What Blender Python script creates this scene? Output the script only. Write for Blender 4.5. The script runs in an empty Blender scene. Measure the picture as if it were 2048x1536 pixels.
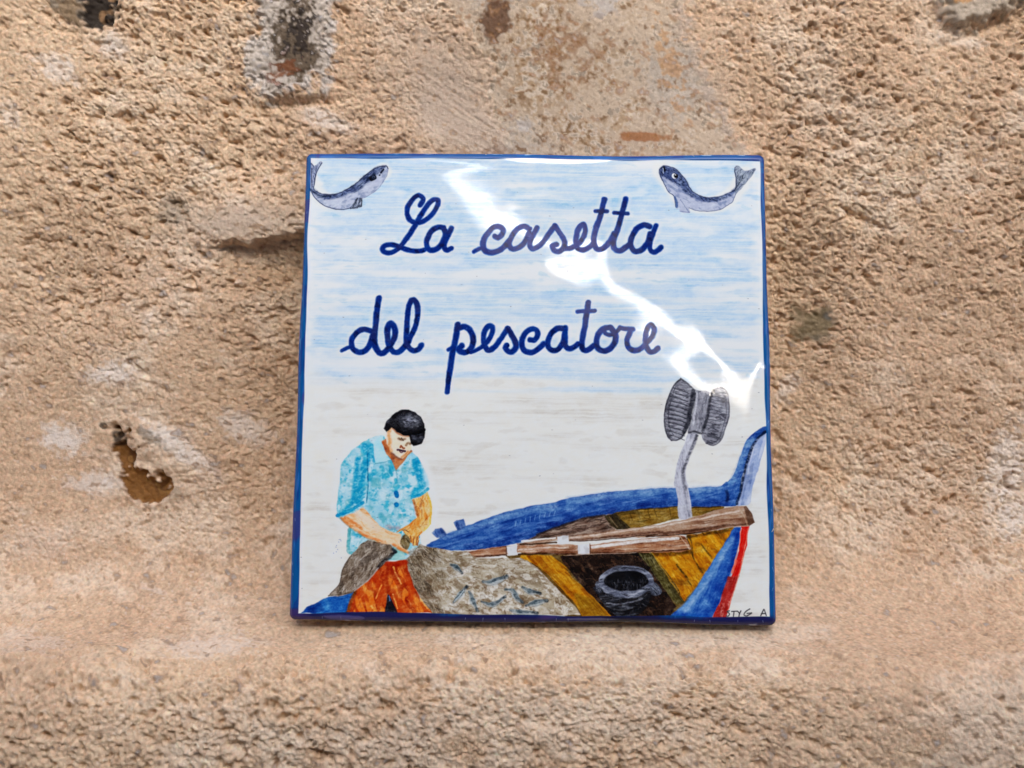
import bpy, math
import numpy as np

# ------------------------------------------------------------------ scene, camera, light
scene = bpy.context.scene
PITCH = math.radians(7.0)
FOCAL = 36.0
LEAN, YAW, ROLL = [math.radians(a) for a in (14.431, -0.321, 0.398)]
CAM = np.array([-0.00836, -0.40384, 0.14819])

cam_data = bpy.data.cameras.new('camera')
cam_data.lens = FOCAL
cam_data.sensor_width = 36.0
cam_data.clip_start = 0.01
cam_data.clip_end = 400.0
cam_data.dof.use_dof = True
cam_data.dof.focus_distance = 0.425
cam_data.dof.aperture_fstop = 15.0
cam = bpy.data.objects.new('camera', cam_data)
cam.location = CAM
cam.rotation_euler = (math.radians(90) - PITCH, 0, 0)
scene.collection.objects.link(cam)
scene.camera = cam

SUN_EL, SUN_AZ = math.radians(27), math.radians(172)   # azimuth: clockwise from +Y seen from above
world = bpy.data.worlds.new('World')
scene.world = world
world.use_nodes = True
wn = world.node_tree.nodes
wn.clear()
w_out = wn.new('ShaderNodeOutputWorld')
w_bg = wn.new('ShaderNodeBackground')
w_sky = wn.new('ShaderNodeTexSky')
w_sky.sky_type = 'NISHITA'
w_sky.sun_disc = False
w_sky.sun_elevation = SUN_EL
w_sky.sun_rotation = SUN_AZ
w_sky.altitude = 0
w_sky.air_density = 0.8
w_sky.dust_density = 9.0
w_sky.ozone_density = 3.0
w_bg.inputs['Strength'].default_value = 0.15
world.node_tree.links.new(w_sky.outputs[0], w_bg.inputs[0])
world.node_tree.links.new(w_bg.outputs[0], w_out.inputs[0])

sun_data = bpy.data.lights.new('sun', 'SUN')
sun_data.energy = 0.5
sun_data.angle = math.radians(25)
sun_data.color = (1.0, 0.95, 0.88)
sun = bpy.data.objects.new('sun', sun_data)
sun.rotation_euler = (math.radians(90) - SUN_EL, 0, math.pi - SUN_AZ)
scene.collection.objects.link(sun)

scene.view_settings.view_transform = 'Standard'
scene.view_settings.look = 'None'
scene.view_settings.gamma = 1.0
scene.view_settings.exposure = 2.02

# ------------------------------------------------------------------ helpers
rng = np.random.default_rng(7)
COL = scene.collection.objects


def rot(ax, a):
    c, s = math.cos(a), math.sin(a)
    return np.array({'x': [[1, 0, 0], [0, c, -s], [0, s, c]],
                     'y': [[c, 0, s], [0, 1, 0], [-s, 0, c]],
                     'z': [[c, -s, 0], [s, c, 0], [0, 0, 1]]}[ax])


TILE_M = rot('z', YAW) @ rot('x', -LEAN) @ rot('y', ROLL)
FW = np.array([0, math.cos(PITCH), -math.sin(PITCH)])
UP = np.array([0, math.sin(PITCH), math.cos(PITCH)])
KPX = FOCAL / 36 * 2048


def to_photo(P):
    """Survey coordinates (photo pixels, 2048 wide) of world points: used to place features measured on the photo."""
    q = P - CAM
    d = q @ FW
    return np.stack([1024 + KPX * q[..., 0] / d, 768 - KPX * (q @ UP) / d], -1)


def sstep(a, b, x):
    t = np.clip((x - a) / (b - a), 0, 1)
    return t * t * (3 - 2 * t)


def gnoise(seed, n, lx, ly, ang=0.0):
    """Periodic unit-variance noise, correlation lengths lx, ly in cells, turned by ang degrees."""
    r = np.random.default_rng(seed)
    f = np.fft.rfft2(r.standard_normal((n, n)).astype(np.float32))
    ky = np.fft.fftfreq(n)[:, None]
    kx = np.fft.rfftfreq(n)[None, :]
    a = math.radians(ang)
    u = kx * math.cos(a) + ky * math.sin(a)
    v = -kx * math.sin(a) + ky * math.cos(a)
    f *= np.exp(-2 * np.pi ** 2 * ((u * lx) ** 2 + (v * ly) ** 2))
    f[0, 0] = 0
    o = np.fft.irfft2(f, s=(n, n))
    return (o / o.std()).astype(np.float32)


def sample(field, x, y):
    n = field.shape[0]
    x0 = np.floor(x).astype(np.int64)
    y0 = np.floor(y).astype(np.int64)
    fx = (x - x0).astype(np.float32)
    fy = (y - y0).astype(np.float32)
    x0 %= n
    y0 %= n
    x1 = (x0 + 1) % n
    y1 = (y0 + 1) % n
    return ((field[y0, x0] * (1 - fx) + field[y0, x1] * fx) * (1 - fy)
            + (field[y1, x0] * (1 - fx) + field[y1, x1] * fx) * fy)


def lin(c):
    c = np.asarray(c, float) / 255.0
    return np.where(c <= 0.04045, c / 12.92, ((c + 0.055) / 1.055) ** 2.4)


def mesh_obj(name, verts, faces, mat, parent=None, smooth=True):
    """verts (n,3), faces (m,k) arrays of one polygon size -> one linked mesh object."""
    me = bpy.data.meshes.new(name)
    verts = np.ascontiguousarray(verts, np.float32)
    faces = np.ascontiguousarray(faces, np.int32)
    m, k = faces.shape
    me.vertices.add(len(verts))
    me.vertices.foreach_set('co', verts.ravel())
    me.loops.add(m * k)
    me.loops.foreach_set('vertex_index', faces.ravel())
    me.polygons.add(m)
    me.polygons.foreach_set('loop_start', np.arange(0, m * k, k, dtype=np.int32))
    me.polygons.foreach_set('use_smooth', np.full(m, smooth))
    me.update(calc_edges=True)
    me.materials.append(mat)
    ob = bpy.data.objects.new(name, me)
    COL.link(ob)
    if parent:
        ob.parent = parent
    return ob


def in_poly(px, py, pts):
    """Signed distance to a polygon (negative inside)."""
    pts = np.asarray(pts, np.float32)
    d2 = np.full(px.shape, 1e12, np.float32)
    ins = np.zeros(px.shape, bool)
    q = np.roll(pts, -1, 0)
    for (ax, ay), (bx, by) in zip(pts, q):
        ex, ey = bx - ax, by - ay
        L = ex * ex + ey * ey + 1e-9
        t = np.clip(((px - ax) * ex + (py - ay) * ey) / L, 0, 1)
        dx = px - ax - t * ex
        dy = py - ay - t * ey
        np.minimum(d2, dx * dx + dy * dy, out=d2)
        if ay != by:
            c = (ay > py) != (by > py)
            ins ^= c & (px < (bx - ax) * (py - ay) / (by - ay) + ax)
    d = np.sqrt(d2)
    return np.where(ins, -d, d)


def spline(pts, k=8, closed=False):
    """Catmull-Rom through the points."""
    p = np.asarray(pts, float)
    if len(p) < 3:
        return p
    e = np.vstack([p[-1], p, p[0], p[1]]) if closed else np.vstack([2 * p[0] - p[1], p, 2 * p[-1] - p[-2]])
    out = []
    t = np.linspace(0, 1, k, endpoint=False)[:, None]
    for i in range(len(e) - 3):
        a, b, c, d = e[i:i + 4]
        out.append(0.5 * (2 * b + (c - a) * t + (2 * a - 5 * b + 4 * c - d) * t ** 2 + (3 * b - a - 3 * c + d) * t ** 3))
    if not closed:
        out.append(p[-1:])
    return np.vstack(out)

# ------------------------------------------------------------------ rough plastered wall with its ledge
MM = 0.001


def axis(dense_a, dense_b, step, far_a, far_b, grow=1.045):
    a = [dense_a]
    s = step
    while a[-1] > far_a:
        s *= grow
        a.append(a[-1] - s)
    b = [dense_b]
    s = step
    while b[-1] < far_b:
        s *= grow
        b.append(b[-1] + s)
    return np.concatenate([a[:0:-1], np.arange(dense_a, dense_b, step), b])


# profile (y, z) of wall, fillet, ledge top, rounded nose and front face, from the top down
prof = [(0.069, 1.3), (0.067, 0.6), (0.064, 0.3), (0.061, 0.2), (0.060, 0.12), (0.0565, 0.065), (0.0515, 0.037),
        (0.043, 0.018), (0.031, 0.0065), (0.018, 0.0006), (0.0085, -0.0021), (0.0, -0.0042), (-0.010, -0.0052), (-0.020, -0.0068),
        (-0.0285, -0.0115), (-0.0340, -0.020), (-0.0375, -0.033), (-0.0405, -0.056), (-0.043, -0.09), (-0.05, -0.3), (-0.05, -1.1)]
pf = spline(prof, 40)
arc = np.concatenate([[0], np.cumsum(np.hypot(*np.diff(pf, axis=0).T))])
ZTOP = arc[np.argmin(np.abs(pf[:, 1] - 0.285))]
ZBOT = arc[np.argmin(np.hypot(pf[:, 0] + 0.041, pf[:, 1] + 0.062))]
T_LEDGE = arc[np.argmin(np.hypot(pf[:, 0] - 0.036, pf[:, 1] - 0.0105))]
STEP = 0.46 * MM
tt = axis(ZTOP, ZBOT, STEP, 0.0, arc[-1] - 0.02)
xx = axis(-0.245, 0.245, STEP, -1.3, 1.3)
py_ = np.interp(tt, arc, pf[:, 0])
pz_ = np.interp(tt, arc, pf[:, 1])
dy = np.gradient(py_, tt)
dz = np.gradient(pz_, tt)
ln = np.hypot(dy, dz)
ny, nz = dz / ln, -dy / ln            # outward: towards the street / up
NR, NC = len(tt), len(xx)
X = np.broadcast_to(xx, (NR, NC)).astype(np.float32)
T = np.broadcast_to(tt[:, None], (NR, NC)).astype(np.float32)
base = np.stack([X, np.broadcast_to(py_[:, None], X.shape), np.broadcast_to(pz_[:, None], X.shape)], -1)
uv = to_photo(base)
U, V = uv[..., 0].astype(np.float32), uv[..., 1].astype(np.float32)
dense = (sstep(-0.5, -0.25, X) * sstep(0.5, 0.25, X) * sstep(ZTOP - 0.2, ZTOP - 0.01, T) * sstep(ZBOT + 0.2, ZBOT + 0.01, T)).astype(np.float32)
on_front = sstep(T_LEDGE + 0.040, T_LEDGE + 0.066, T)
on_shelf = sstep(T_LEDGE - 0.018, T_LEDGE + 0.008, T) * (1 - on_front)

NF, CELL = 2048, 0.30 * MM
gx, gy = X / CELL, T / CELL


def fld(seed, lx, ly, ang=0.0):
    return sample(gnoise(seed, NF, lx * MM / CELL, ly * MM / CELL, ang), gx, gy)


def low(seed, l):          # slow undulation over a wider period
    return sample(gnoise(seed, 512, l / 5.0, l / 5.0), X / (5.0 * MM), T / (5.0 * MM))


def gauss(cx, cy, sx, sy, ang=0.0):
    a = math.radians(ang)
    u = (U - cx) * math.cos(a) + (V - cy) * math.sin(a)
    v = -(U - cx) * math.sin(a) + (V - cy) * math.cos(a)
    return np.exp(-0.5 * ((u / sx) ** 2 + (v / sy) ** 2))


# --- slow shape of the hand-laid plaster (mm, towards the street)
H = 2.2 * low(11, 60) + 1.3 * low(12, 26) + 0.75 * low(13, 13)
near_tile = sstep(-0.125, -0.1, X) * sstep(0.125, 0.1, X) * on_shelf
H *= 1 - 0.5 * on_shelf - 0.4 * near_tile
H += -13.0 * gauss(600, 740, 80, 230) * sstep(450, 540, V) + 2.5 * gauss(430, 640, 60, 130)                    # hollow beside the tile
lip_y = 494 - 0.15 * (U - 420) + 7 * low(15, 7) + 4 * fld(23, 1.6, 1.6)
H += 6.5 * sstep(395, 470, U) * sstep(720, 600, U) * sstep(lip_y + 12, lip_y - 6, V) * sstep(310, 440, V)
Yb = np.broadcast_to(py_[:, None], X.shape)
H -= 1.6 * near_tile * sstep(0.0075, 0.0015, Yb) * sstep(-0.034, -0.016, Yb)          # shelf lowered under the tile's front to deepen the contact shadow
H += 2.0 * gauss(330, 640, 160, 120) - 2.0 * gauss(150, 560, 120, 80)
H += 1.8 * gauss(700, 270, 150, 25)
H += 5.0 * np.clip(((U - 1060) / 1000) ** 2, 0, 1.6) * (1 - on_shelf)
H += -7.0 * gauss(1570, 640, 55, 230) - 1.2 * gauss(1600, 520, 40, 160) + 1.4 * gauss(1820, 700, 140, 160)
H += 3.0 * gauss(60, 1090, 160, 70) * (1 - on_front)

# --- exposed stones and one dark hole (photo survey outlines), each a part of the wall
STONES = {
    'dark': [(520, -60), (640, -60), (652, 20), (640, 70), (655, 110), (640, 140), (600, 160), (560, 185), (530, 182), (505, 150), (500, 110), (525, 60)],
    'tan': [(905, -60), (1345, -60), (1355, 30), (1392, 120), (1400, 170), (1440, 250), (1450, 330), (1050, 330), (1020, 262), (985, 230), (985, 130), (940, 60)],
    'corner': [(1885, -60), (2140, -60), (2140, -10), (2048, 10), (1985, 38), (1935, 55), (1905, 48), (1882, 15)],
    'grey': [(85, -60), (165, -60), (168, 40), (158, 56), (120, 36), (90, 8)],
    'black': [(167, -60), (240, -60), (238, 18), (232, 34), (206, 42), (172, 52)],
    'brown': [(243, 868), (262, 862), (276, 880), (284, 912), (300, 938), (330, 945), (340, 962), (338, 985), (318, 999), (292, 996), (270, 978), (262, 945), (246, 905)],
    'olive': [(1602, 612), (1630, 622), (1662, 630), (1664, 655), (1640, 682), (1606, 682), (1598, 650)],
}
wob = 5.0 * fld(21, 2.6, 2.6) + 3.5 * fld(22, 1.0, 1.0) + 1.5 * fld(24, 0.5, 0.5)
SD = {}
for k_, pts in STONES.items():
    p_ = np.asarray(pts, float)
    bx0, by0 = p_.min(0) - 90
    bx1, by1 = p_.max(0) + 90
    m_ = (U > bx0) & (U < bx1) & (V > by0) & (V < by1) & (on_front < 0.5)
    sd = np.full(U.shape, 90.0, np.float32)
    sd[m_] = in_poly(U[m_], V[m_], spline(pts, 4, True)) + wob[m_] * (1.7 if k_ == 'brown' else 1.0)
    SD[k_] = sd
prot = {'dark': 2.2, 'tan': -0.6, 'corner': 5.5, 'grey': 1.0, 'black': -6.5, 'brown': -2.4, 'olive': -0.8}
stone_any = np.zeros(U.shape, np.float32)
for k_, sd in SD.items():
    stone_any = np.maximum(stone_any, sstep(6, -6, sd))
    H += prot[k_] * sstep(12, -20, sd)
H += 2.2 * gauss(575, 178, 42, 12, -8) - 2.6 * gauss(590, 203, 48, 6, -6) + 1.2 * sstep(40, 0, SD['dark']) * (1 - sstep(6, -6, SD['dark']))
H += 3.2 * gauss(322, 888, 55, 26, 38)
H += 1.2 * sstep(45, 0, SD['brown']) * (1 - sstep(4, -4, SD['brown']))
H -= 4.0 * gauss(245, 852, 7, 6) + 2.5 * gauss(255, 885, 12, 20, -20)
H -= 2.2 * gauss(1960, 62, 70, 6, -22)

# --- dragged, sandy grain: three drag directions blended over the wall
smear = np.clip(gauss(900, 180, 70, 110, -35) + gauss(960, 265, 80, 22, 25) + 0.9 * gauss(490, 440, 75, 32) + gauss(1400, 235, 30, 60, 25)
                + 0.8 * gauss(640, 235, 45, 14, 20) + 0.6 * gauss(225, 92, 24, 16), 0, 1)
rough = 0.80 + 0.36 * low(31, 24) + 0.45 * sstep(640, 250, V) * sstep(900, 300, U) + 0.30 * gauss(540, 560, 110, 110) + 0.45 * on_front - 0.08 * on_shelf - 0.12 * near_tile
rough = np.clip(rough - 0.15 * sstep(1000, 1150, V) * (1 - on_front), 0.22, 1.5)
rough *= (1 - 0.72 * smear) * (1 - 0.62 * stone_any * (SD['brown'] > 20))
wa = sstep(900, 500, U) * sstep(520, 250, V)
wb = sstep(1300, 1600, U) * 0.6


def grain(seed, l, ratio):
    g0 = fld(seed, l * ratio, l, 5)
    ga = fld(seed + 1, l * ratio * 1.15, l * 0.95, 28)
    gb = fld(seed + 2, l * ratio, l, 42)
    w0 = np.clip(1 - wa - wb, 0, 1)
    return (w0 * g0 + wa * ga + wb * gb) / np.sqrt(w0 ** 2 + wa ** 2 + wb ** 2)


g1 = grain(41, 0.56, 1.25)
g2 = grain(51, 0.30, 1.12)
gs = fld(65, 0.36, 0.34)
g3 = fld(61, 0.22, 0.20)
g4 = fld(62, 2.2, 1.5, 12)
g5 = fld(64, 1.25, 0.95, 20)
def sand(seed, size):
    """packed sand: rounded grains of uneven size, highest where a grain tops out (periodic field sampled on the wall)."""
    r = np.random.default_rng(seed)
    m = int(round(NF * CELL / (size * MM)))
    jx, jy = r.random((m, m)).astype(np.float32), r.random((m, m)).astype(np.float32)
    R = (0.45 + 0.55 * r.random((m, m))).astype(np.float32)
    hh = (0.35 + 0.65 * r.random((m, m))).astype(np.float32) * R
    c = (np.arange(NF, dtype=np.float32) + 0.5) * m / NF
    ci = c.astype(int)
    best = np.zeros((NF, NF), np.float32)
    for di in (-1, 0, 1):
        for dj in (-1, 0, 1):
            ii_ = ((ci + di) % m)[:, None]
            jj_ = ((ci + dj) % m)[None, :]
            dy_ = c[:, None] - (ci[:, None] + di + jy[ii_, jj_])
            dx_ = c[None, :] - (ci[None, :] + dj + jx[ii_, jj_])
            v_ = hh[ii_, jj_] * np.sqrt(np.maximum(0, 1 - (dx_ * dx_ + dy_ * dy_) / R[ii_, jj_] ** 2))
            np.maximum(best, v_, out=best)
    return sample(best, gx, gy) - 0.45


warp_x, warp_y = gx.copy(), gy.copy()
gx, gy = gx + 1.6 * g4, gy + 1.6 * g5
sand_a, sand_b = sand(101, 1.75), sand(102, 1.0)
gx, gy = warp_x, warp_y
lump = np.tanh(0.8 * g1 + 0.5 * g2 + 0.7 * g5)                       # flattened tops
pit = np.maximum(0, -(g1 + 0.7 * g2 + 0.5 * g5) - 1.0)                           # torn-out hollows between the lumps
pit2 = np.maximum(0, -(0.9 * g4 + 0.8 * g5 + 0.3 * g1) - 1.35)
G = 0.17 * lump + 0.09 * g2 + 0.09 * g3 + 0.20 * g4 + 0.10 * np.maximum(0, gs - 0.2) + 0.62 * sand_a * np.clip(0.8 + 0.5 * g5, 0.1, 1.5) + 0.34 * sand_b - 0.60 * np.minimum(pit, 1.5) - 0.80 * np.minimum(pit2, 1.5)
G *= rough
G += 0.10 * smear * fld(63, 3.0, 0.4, 30)
# aggregate grains standing proud
cells = gnoise(71, NF, 0.75 * MM / CELL, 0.75 * MM / CELL)
peb = np.maximum(0, sample(cells, gx, gy) - 2.3)
G += 0.75 * np.minimum(peb, 0.9) * (1 - stone_any) * (1 - smear)
edge_fray = sstep(26, 4, SD['dark']) * sstep(-16, 0, SD['dark'])
G += 0.2 * edge_fray * g2
DISP = (H + G * dense * 0.93) * MM
N3 = np.stack([np.zeros_like(X), np.broadcast_to(ny[:, None], X.shape), np.broadcast_to(nz[:, None], X.shape)], -1)
WV = base + N3 * DISP[..., None]

# --- pigment of the plaster: sand tones, lime smears, stains, and small holes darkened by colour
c_sand = lin((224, 193, 157))
c_tan2 = lin((213, 181, 147))
c_pale = lin((236, 214, 186))
c_lime = lin((240, 228, 212))


def mixc(a, b, m):
    return a * (1 - m[..., None]) + b * m[..., None]


A = mixc(np.broadcast_to(c_sand, X.shape + (3,)), c_tan2, sstep(-1.2, 1.4, low(81, 30) + 0.5 * low(82, 9)))
A = mixc(A, c_pale, 0.55 * sstep(0.0, 1.6, low(83, 14) + 0.6 * fld(84, 4, 2.5, 10)))
tone = 0.6 * fld(85, 0.5, 0.5) + 0.6 * fld(90, 0.25, 0.25)
A = A * (1 + 0.12 * tone)[..., None]
A = mixc(A, lin((234, 214, 190)), 0.5 * sstep(1.4, 2.2, fld(86, 0.4, 0.36)))           # pale aggregate
A = mixc(A, lin((128, 112, 98)), 0.22 * sstep(1.7, 2.4, fld(87, 0.32, 0.32)))            # grey aggregate
A = mixc(A, lin((228, 206, 182)), 0.7 * sstep(0.05, 0.5, peb))
A = mixc(A, lin((196, 178, 158)), 0.75 * smear)                                          # trowelled lime skin
tear = fld(88, 1.3, 0.9, 20) + 0.6 * fld(89, 0.5, 0.5)
lime = np.zeros(X.shape, np.float32)
for cx, cy, sx, sy, an, am in [(140, 875, 34, 24, 25, 1.0), (240, 742, 36, 17, -8, 0.9), (205, 962, 44, 18, -5, 0.8), (480, 850, 36, 22, 20, 0.75),
                               (365, 890, 66, 15, 40, 0.9), (1585, 775, 12, 34, 35, 0.7), (2010, 935, 30, 70, 10, 0.75), (2020, 1040, 24, 40, 0, 0.7),
                               (120, 140, 38, 22, 20, 0.7), (228, 92, 22, 20, 0, 0.6), (640, 232, 46, 14, 20, 0.6), (1920, 80, 46, 12, 10, 0.4),
                               (30, 230, 14, 30, -40, 0.5), (520, 870, 22, 22, 0, 0.4), (300, 1175, 26, 5, 18, 0.4), (90, 1090, 60, 30, 0, 0.25),
                               (420, 1290, 70, 16, -6, 0.55), (60, 1290, 70, 30, 0, 0.35), (1690, 420, 8, 6, 0, 0.4), (330, 560, 14, 8, -30, 0.4), (310, 640, 8, 18, 15, 0.4)]:
    lime = np.maximum(lime, am * sstep(0.25, 0.75, gauss(cx, cy, sx, sy, an) + 0.16 * tear))
A = mixc(A, c_lime, 0.8 * lime)
A = mixc(A, lin((150, 140, 122)), 0.55 * sstep(0.3, 0.8, gauss(345, 425, 26, 26, 0) + 0.2 * tear))
A = mixc(A, lin((120, 112, 98)), 0.6 * sstep(0.3, 0.8, gauss(315, 872, 34, 9, 35) + 0.2 * tear))
A = mixc(A, lin((150, 132, 108)), 0.5 * sstep(0.35, 0.9, gauss(355, 985, 26, 12, 20) + 0.2 * tear))
A = mixc(A, lin((120, 88, 66)), 0.55 * sstep(0.3, 0.9, gauss(1060, 298, 75, 12, 0) + 0.25 * tear))
A = mixc(A, lin((46, 40, 34)), 0.85 * sstep(0.35, 0.7, gauss(222, 848, 6, 6) + gauss(247, 870, 8, 11) + 0.1 * tear))  # shade inside the small holes, painted into the plaster colour
A = mixc(A, lin((205, 200, 192)), 0.75 * sstep(22, 2, SD['dark'] + 5 * tear) * sstep(-20, -2, SD['dark']))     # pale mortar rim round the dark stone
A = mixc(A, lin((190, 176, 160)), 0.6 * sstep(34, 0, SD['tan'] + 7 * tear) * (U > 1200))

# stones' own colours, with the holes painted dark
sp1, sp2, sp3 = fld(91, 1.4, 1.2), fld(92, 0.6, 0.6), fld(93, 4.0, 3.0)


def lay(key, cols, soft=5.0):
    global A
    m = sstep(soft, -soft, SD[key] + 3 * sp2)
    c = np.broadcast_to(lin(cols[0]), X.shape + (3,))
    for colr, f, a, b, k in cols[1]:
        c = mixc(c, lin(colr), k * sstep(a, b, f))
    A = mixc(A, c, m)


sf = 0.7 * fld(95, 0.8, 0.7) + 0.7 * sp2 + 0.5 * fld(96, 0.3, 0.3)
lay('tan', ((193, 172, 146), [((168, 138, 102), sp3 + 0.7 * sf, -0.3, 2.2, 0.75), ((212, 196, 174), 0.6 * sp3 - 0.9 * sf, 0.2, 2.2, 0.75), ((178, 168, 154), low(94, 12) + 0.5 * sf, 0.2, 1.8, 0.65),
                              ((124, 90, 56), 0.5 * sp1 + 0.8 * sf + 0.3 * sp3, 1.0, 2.3, 0.8), ((112, 98, 78), -sf + 0.3 * sp1, 1.2, 2.2, 0.6), ((222, 206, 176), fld(97, 0.35, 0.35), 1.2, 2.2, 0.5)]))
A = mixc(A, lin((98, 66, 42)), 0.9 * sstep(0.35, 0.75, gauss(985, 48, 26, 26, -40) + gauss(1000, 20, 14, 20) + 0.16 * tear))
A = mixc(A, lin((158, 100, 52)), 0.85 * sstep(0.35, 0.7, np.clip(gauss(1284, 272, 42, 8, 3) * 1.2, 0, 1) + 0.10 * tear))
A = mixc(A, lin((190, 140, 84)), 0.6 * sstep(0.3, 0.8, gauss(1338, 120, 14, 60, -15) + 0.3 * tear))
A = mixc(A, lin((140, 94, 52)), 0.6 * sstep(0.3, 0.8, gauss(1130, 100, 60, 60) * 0.6 + 0.28 * tear) * sstep(5, -5, SD['tan']))
A = mixc(A, lin((190, 182, 172)), 0.75 * sstep(0.3, 0.8, gauss(1200, 0, 30, 22) + gauss(1050, 250, 14, 14) + 0.2 * tear))
lay('dark', ((190, 178, 162), [((98, 82, 62), 0.4 * sp3 + 0.6 * sf + 2.6 * gauss(592, 80, 32, 70, 8), 0.5, 1.7, 0.95), ((50, 42, 36), 0.7 * sf + 1.7 * gauss(592, 60, 28, 58) + 1.0 * gauss(560, 150, 22, 22), 0.9, 1.9, 0.9),
                               ((206, 200, 192), sf - 1.3 * gauss(590, 80, 30, 70), 0.9, 1.9, 0.75), ((132, 80, 46), gauss(565, 138, 26, 16, -30) + 0.2 * sf, 0.35, 0.9, 0.75)]), 9)
lay('corner', ((186, 170, 148), [((150, 136, 116), sp3, 0.2, 1.4, 0.6), ((196, 144, 84), gauss(1918, 2, 26, 7) + 0.2 * tear, 0.4, 0.8, 0.8)]))
lay('grey', ((142, 120, 92), [((110, 90, 66), sp3, 0.0, 1.2, 0.6), ((160, 150, 132), sp1, 0.8, 1.6, 0.5)]))
lay('black', ((52, 44, 36), [((150, 116, 80), sp3 + 0.6 * sp1, 0.7, 1.3, 0.8)]))  # a hole: its inner shade painted as near-black colour
lay('brown', ((128, 86, 40), [((96, 62, 30), sp3 + 0.5 * sp1, 0.2, 1.3, 0.8), ((62, 52, 44), gauss(250, 874, 18, 14), 0.4, 0.8, 0.9), ((168, 124, 66), sp1 + 0.4 * sp2, 0.9, 1.6, 0.5)]), 4)  # darkest tone at the upper end is the hole's shade, painted in
lay('olive', ((140, 124, 94), [((104, 96, 82), sp3, 0.2, 1.2, 0.7), ((90, 92, 92), gauss(1665, 632, 12, 9), 0.4, 0.8, 0.7)]), 12)
A = np.clip(A, 0.01, 0.85)


def wall_material(name, rough_v, bump):
    m = bpy.data.materials.new(name)
    m.use_nodes = True
    nt = m.node_tree
    b = nt.nodes['Principled BSDF']
    at = nt.nodes.new('ShaderNodeAttribute')
    at.attribute_name = 'pigment'
    tc = nt.nodes.new('ShaderNodeTexCoord')
    n1 = nt.nodes.new('ShaderNodeTexNoise')
    n1.inputs['Scale'].default_value = 1700
    n1.inputs['Detail'].default_value = 5
    n1.inputs['Roughness'].default_value = 0.7
    n2 = nt.nodes.new('ShaderNodeTexVoronoi')
    n2.inputs['Scale'].default_value = 900
    hue = nt.nodes.new('ShaderNodeMixRGB')
    hue.blend_type = 'OVERLAY'
    hue.inputs[0].default_value = 0.16
    bw = nt.nodes.new('ShaderNodeRGBToBW')
    bp = nt.nodes.new('ShaderNodeBump')
    bp.inputs['Strength'].default_value = bump
    bp.inputs['Distance'].default_value = 0.0007
    L = nt.links.new
    L(tc.outputs['Object'], n1.inputs['Vector'])
    L(tc.outputs['Object'], n2.inputs['Vector'])
    L(n2.outputs['Color'], bw.inputs[0])
    L(at.outputs['Color'], hue.inputs[1])
    L(bw.outputs[0], hue.inputs[2])
    L(hue.outputs[0], b.inputs['Base Color'])
    L(n1.outputs['Fac'], bp.inputs['Height'])
    L(bp.outputs[0], b.inputs['Normal'])
    b.inputs['Roughness'].default_value = rough_v
    b.inputs['Specular IOR Level'].default_value = 0.25
    return m


M_PLASTER = wall_material('sandy_plaster', 0.95, 0.9)
M_STONE = wall_material('exposed_stone', 0.8, 0.35)

idx = np.arange(NR * NC).reshape(NR, NC)
quads = np.stack([idx[:-1, :-1], idx[1:, :-1], idx[1:, 1:], idx[:-1, 1:]], -1).reshape(-1, 4)
owner = np.zeros(quads.shape[0], np.int8)
ctr = lambda a: 0.25 * (a[:-1, :-1] + a[1:, :-1] + a[1:, 1:] + a[:-1, 1:]).ravel()
owner[ctr(T) > T_LEDGE] = 1
for i_, k_ in enumerate(STONES):
    owner[(ctr(SD[k_]) < 0) & (owner == 0)] = 2 + i_
flatV, flatA = WV.reshape(-1, 3), A.reshape(-1, 3)


def grid_part(name, which, mat, parent, back):
    f = quads[owner == which]
    used, inv = np.unique(f, return_inverse=True)
    f = inv.reshape(-1, 4).astype(np.int64)
    v = flatV[used]
    c = flatA[used]
    # give the piece sides that run back into the masonry, so that it has depth
    e = np.concatenate([f[:, [0, 1]], f[:, [1, 2]], f[:, [2, 3]], f[:, [3, 0]]])
    key = np.sort(e, 1)
    _, first, cnt = np.unique(key[:, 0] * (len(v) + 1) + key[:, 1], return_index=True, return_counts=True)
    be = e[first[cnt == 1]]
    bv, binv = np.unique(be, return_inverse=True)
    binv = binv.reshape(-1, 2)
    off = v[bv] + np.array([0, back, 0], np.float32)
    n0, nb = len(v), len(bv)
    skirt = np.stack([n0 + binv[:, 1], n0 + binv[:, 0], n0 + nb + binv[:, 0], n0 + nb + binv[:, 1]], -1)
    v = np.vstack([v, v[bv], off])
    c = np.vstack([c, c[bv], c[bv]])
    ob = mesh_obj(name, v, np.vstack([f, skirt]), mat, parent)
    ca = ob.data.color_attributes.new('pigment', 'FLOAT_COLOR', 'POINT')
    ca.data.foreach_set('color', np.concatenate([c, np.ones((len(c), 1))], 1).astype(np.float32).ravel())
    return ob


wall = grid_part('plaster_wall', 0, M_PLASTER, None, 0.3)
wall['label'] = 'rough sandy plastered wall with stones showing through, behind the painted tile'
wall['category'] = 'wall'
wall['kind'] = 'thing'
grid_part('ledge', 1, M_PLASTER, wall, 0.3)
stone_labels = {'dark': 'dark brown stone with a pale mortar rim', 'tan': 'broad tan stone with rusty blotches above the tile',
                'corner': 'smooth pale stone jutting out with a shadow under it', 'grey': 'dull brown stone at the top edge',
                'black': 'deep black hole at the top edge, its shade painted into the colour', 'brown': 'narrow golden brown stone in a sunken slot',
                'olive': 'small grey-green stone almost flush with the plaster'}
for i_, k_ in enumerate(STONES):
    if (owner == 2 + i_).sum() > 20:
        s_ = grid_part('stone', 2 + i_, M_STONE, wall, 0.03)
        s_['label'] = stone_labels[k_]
del base, N3, WV, flatV, flatA, A, quads, uv

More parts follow.
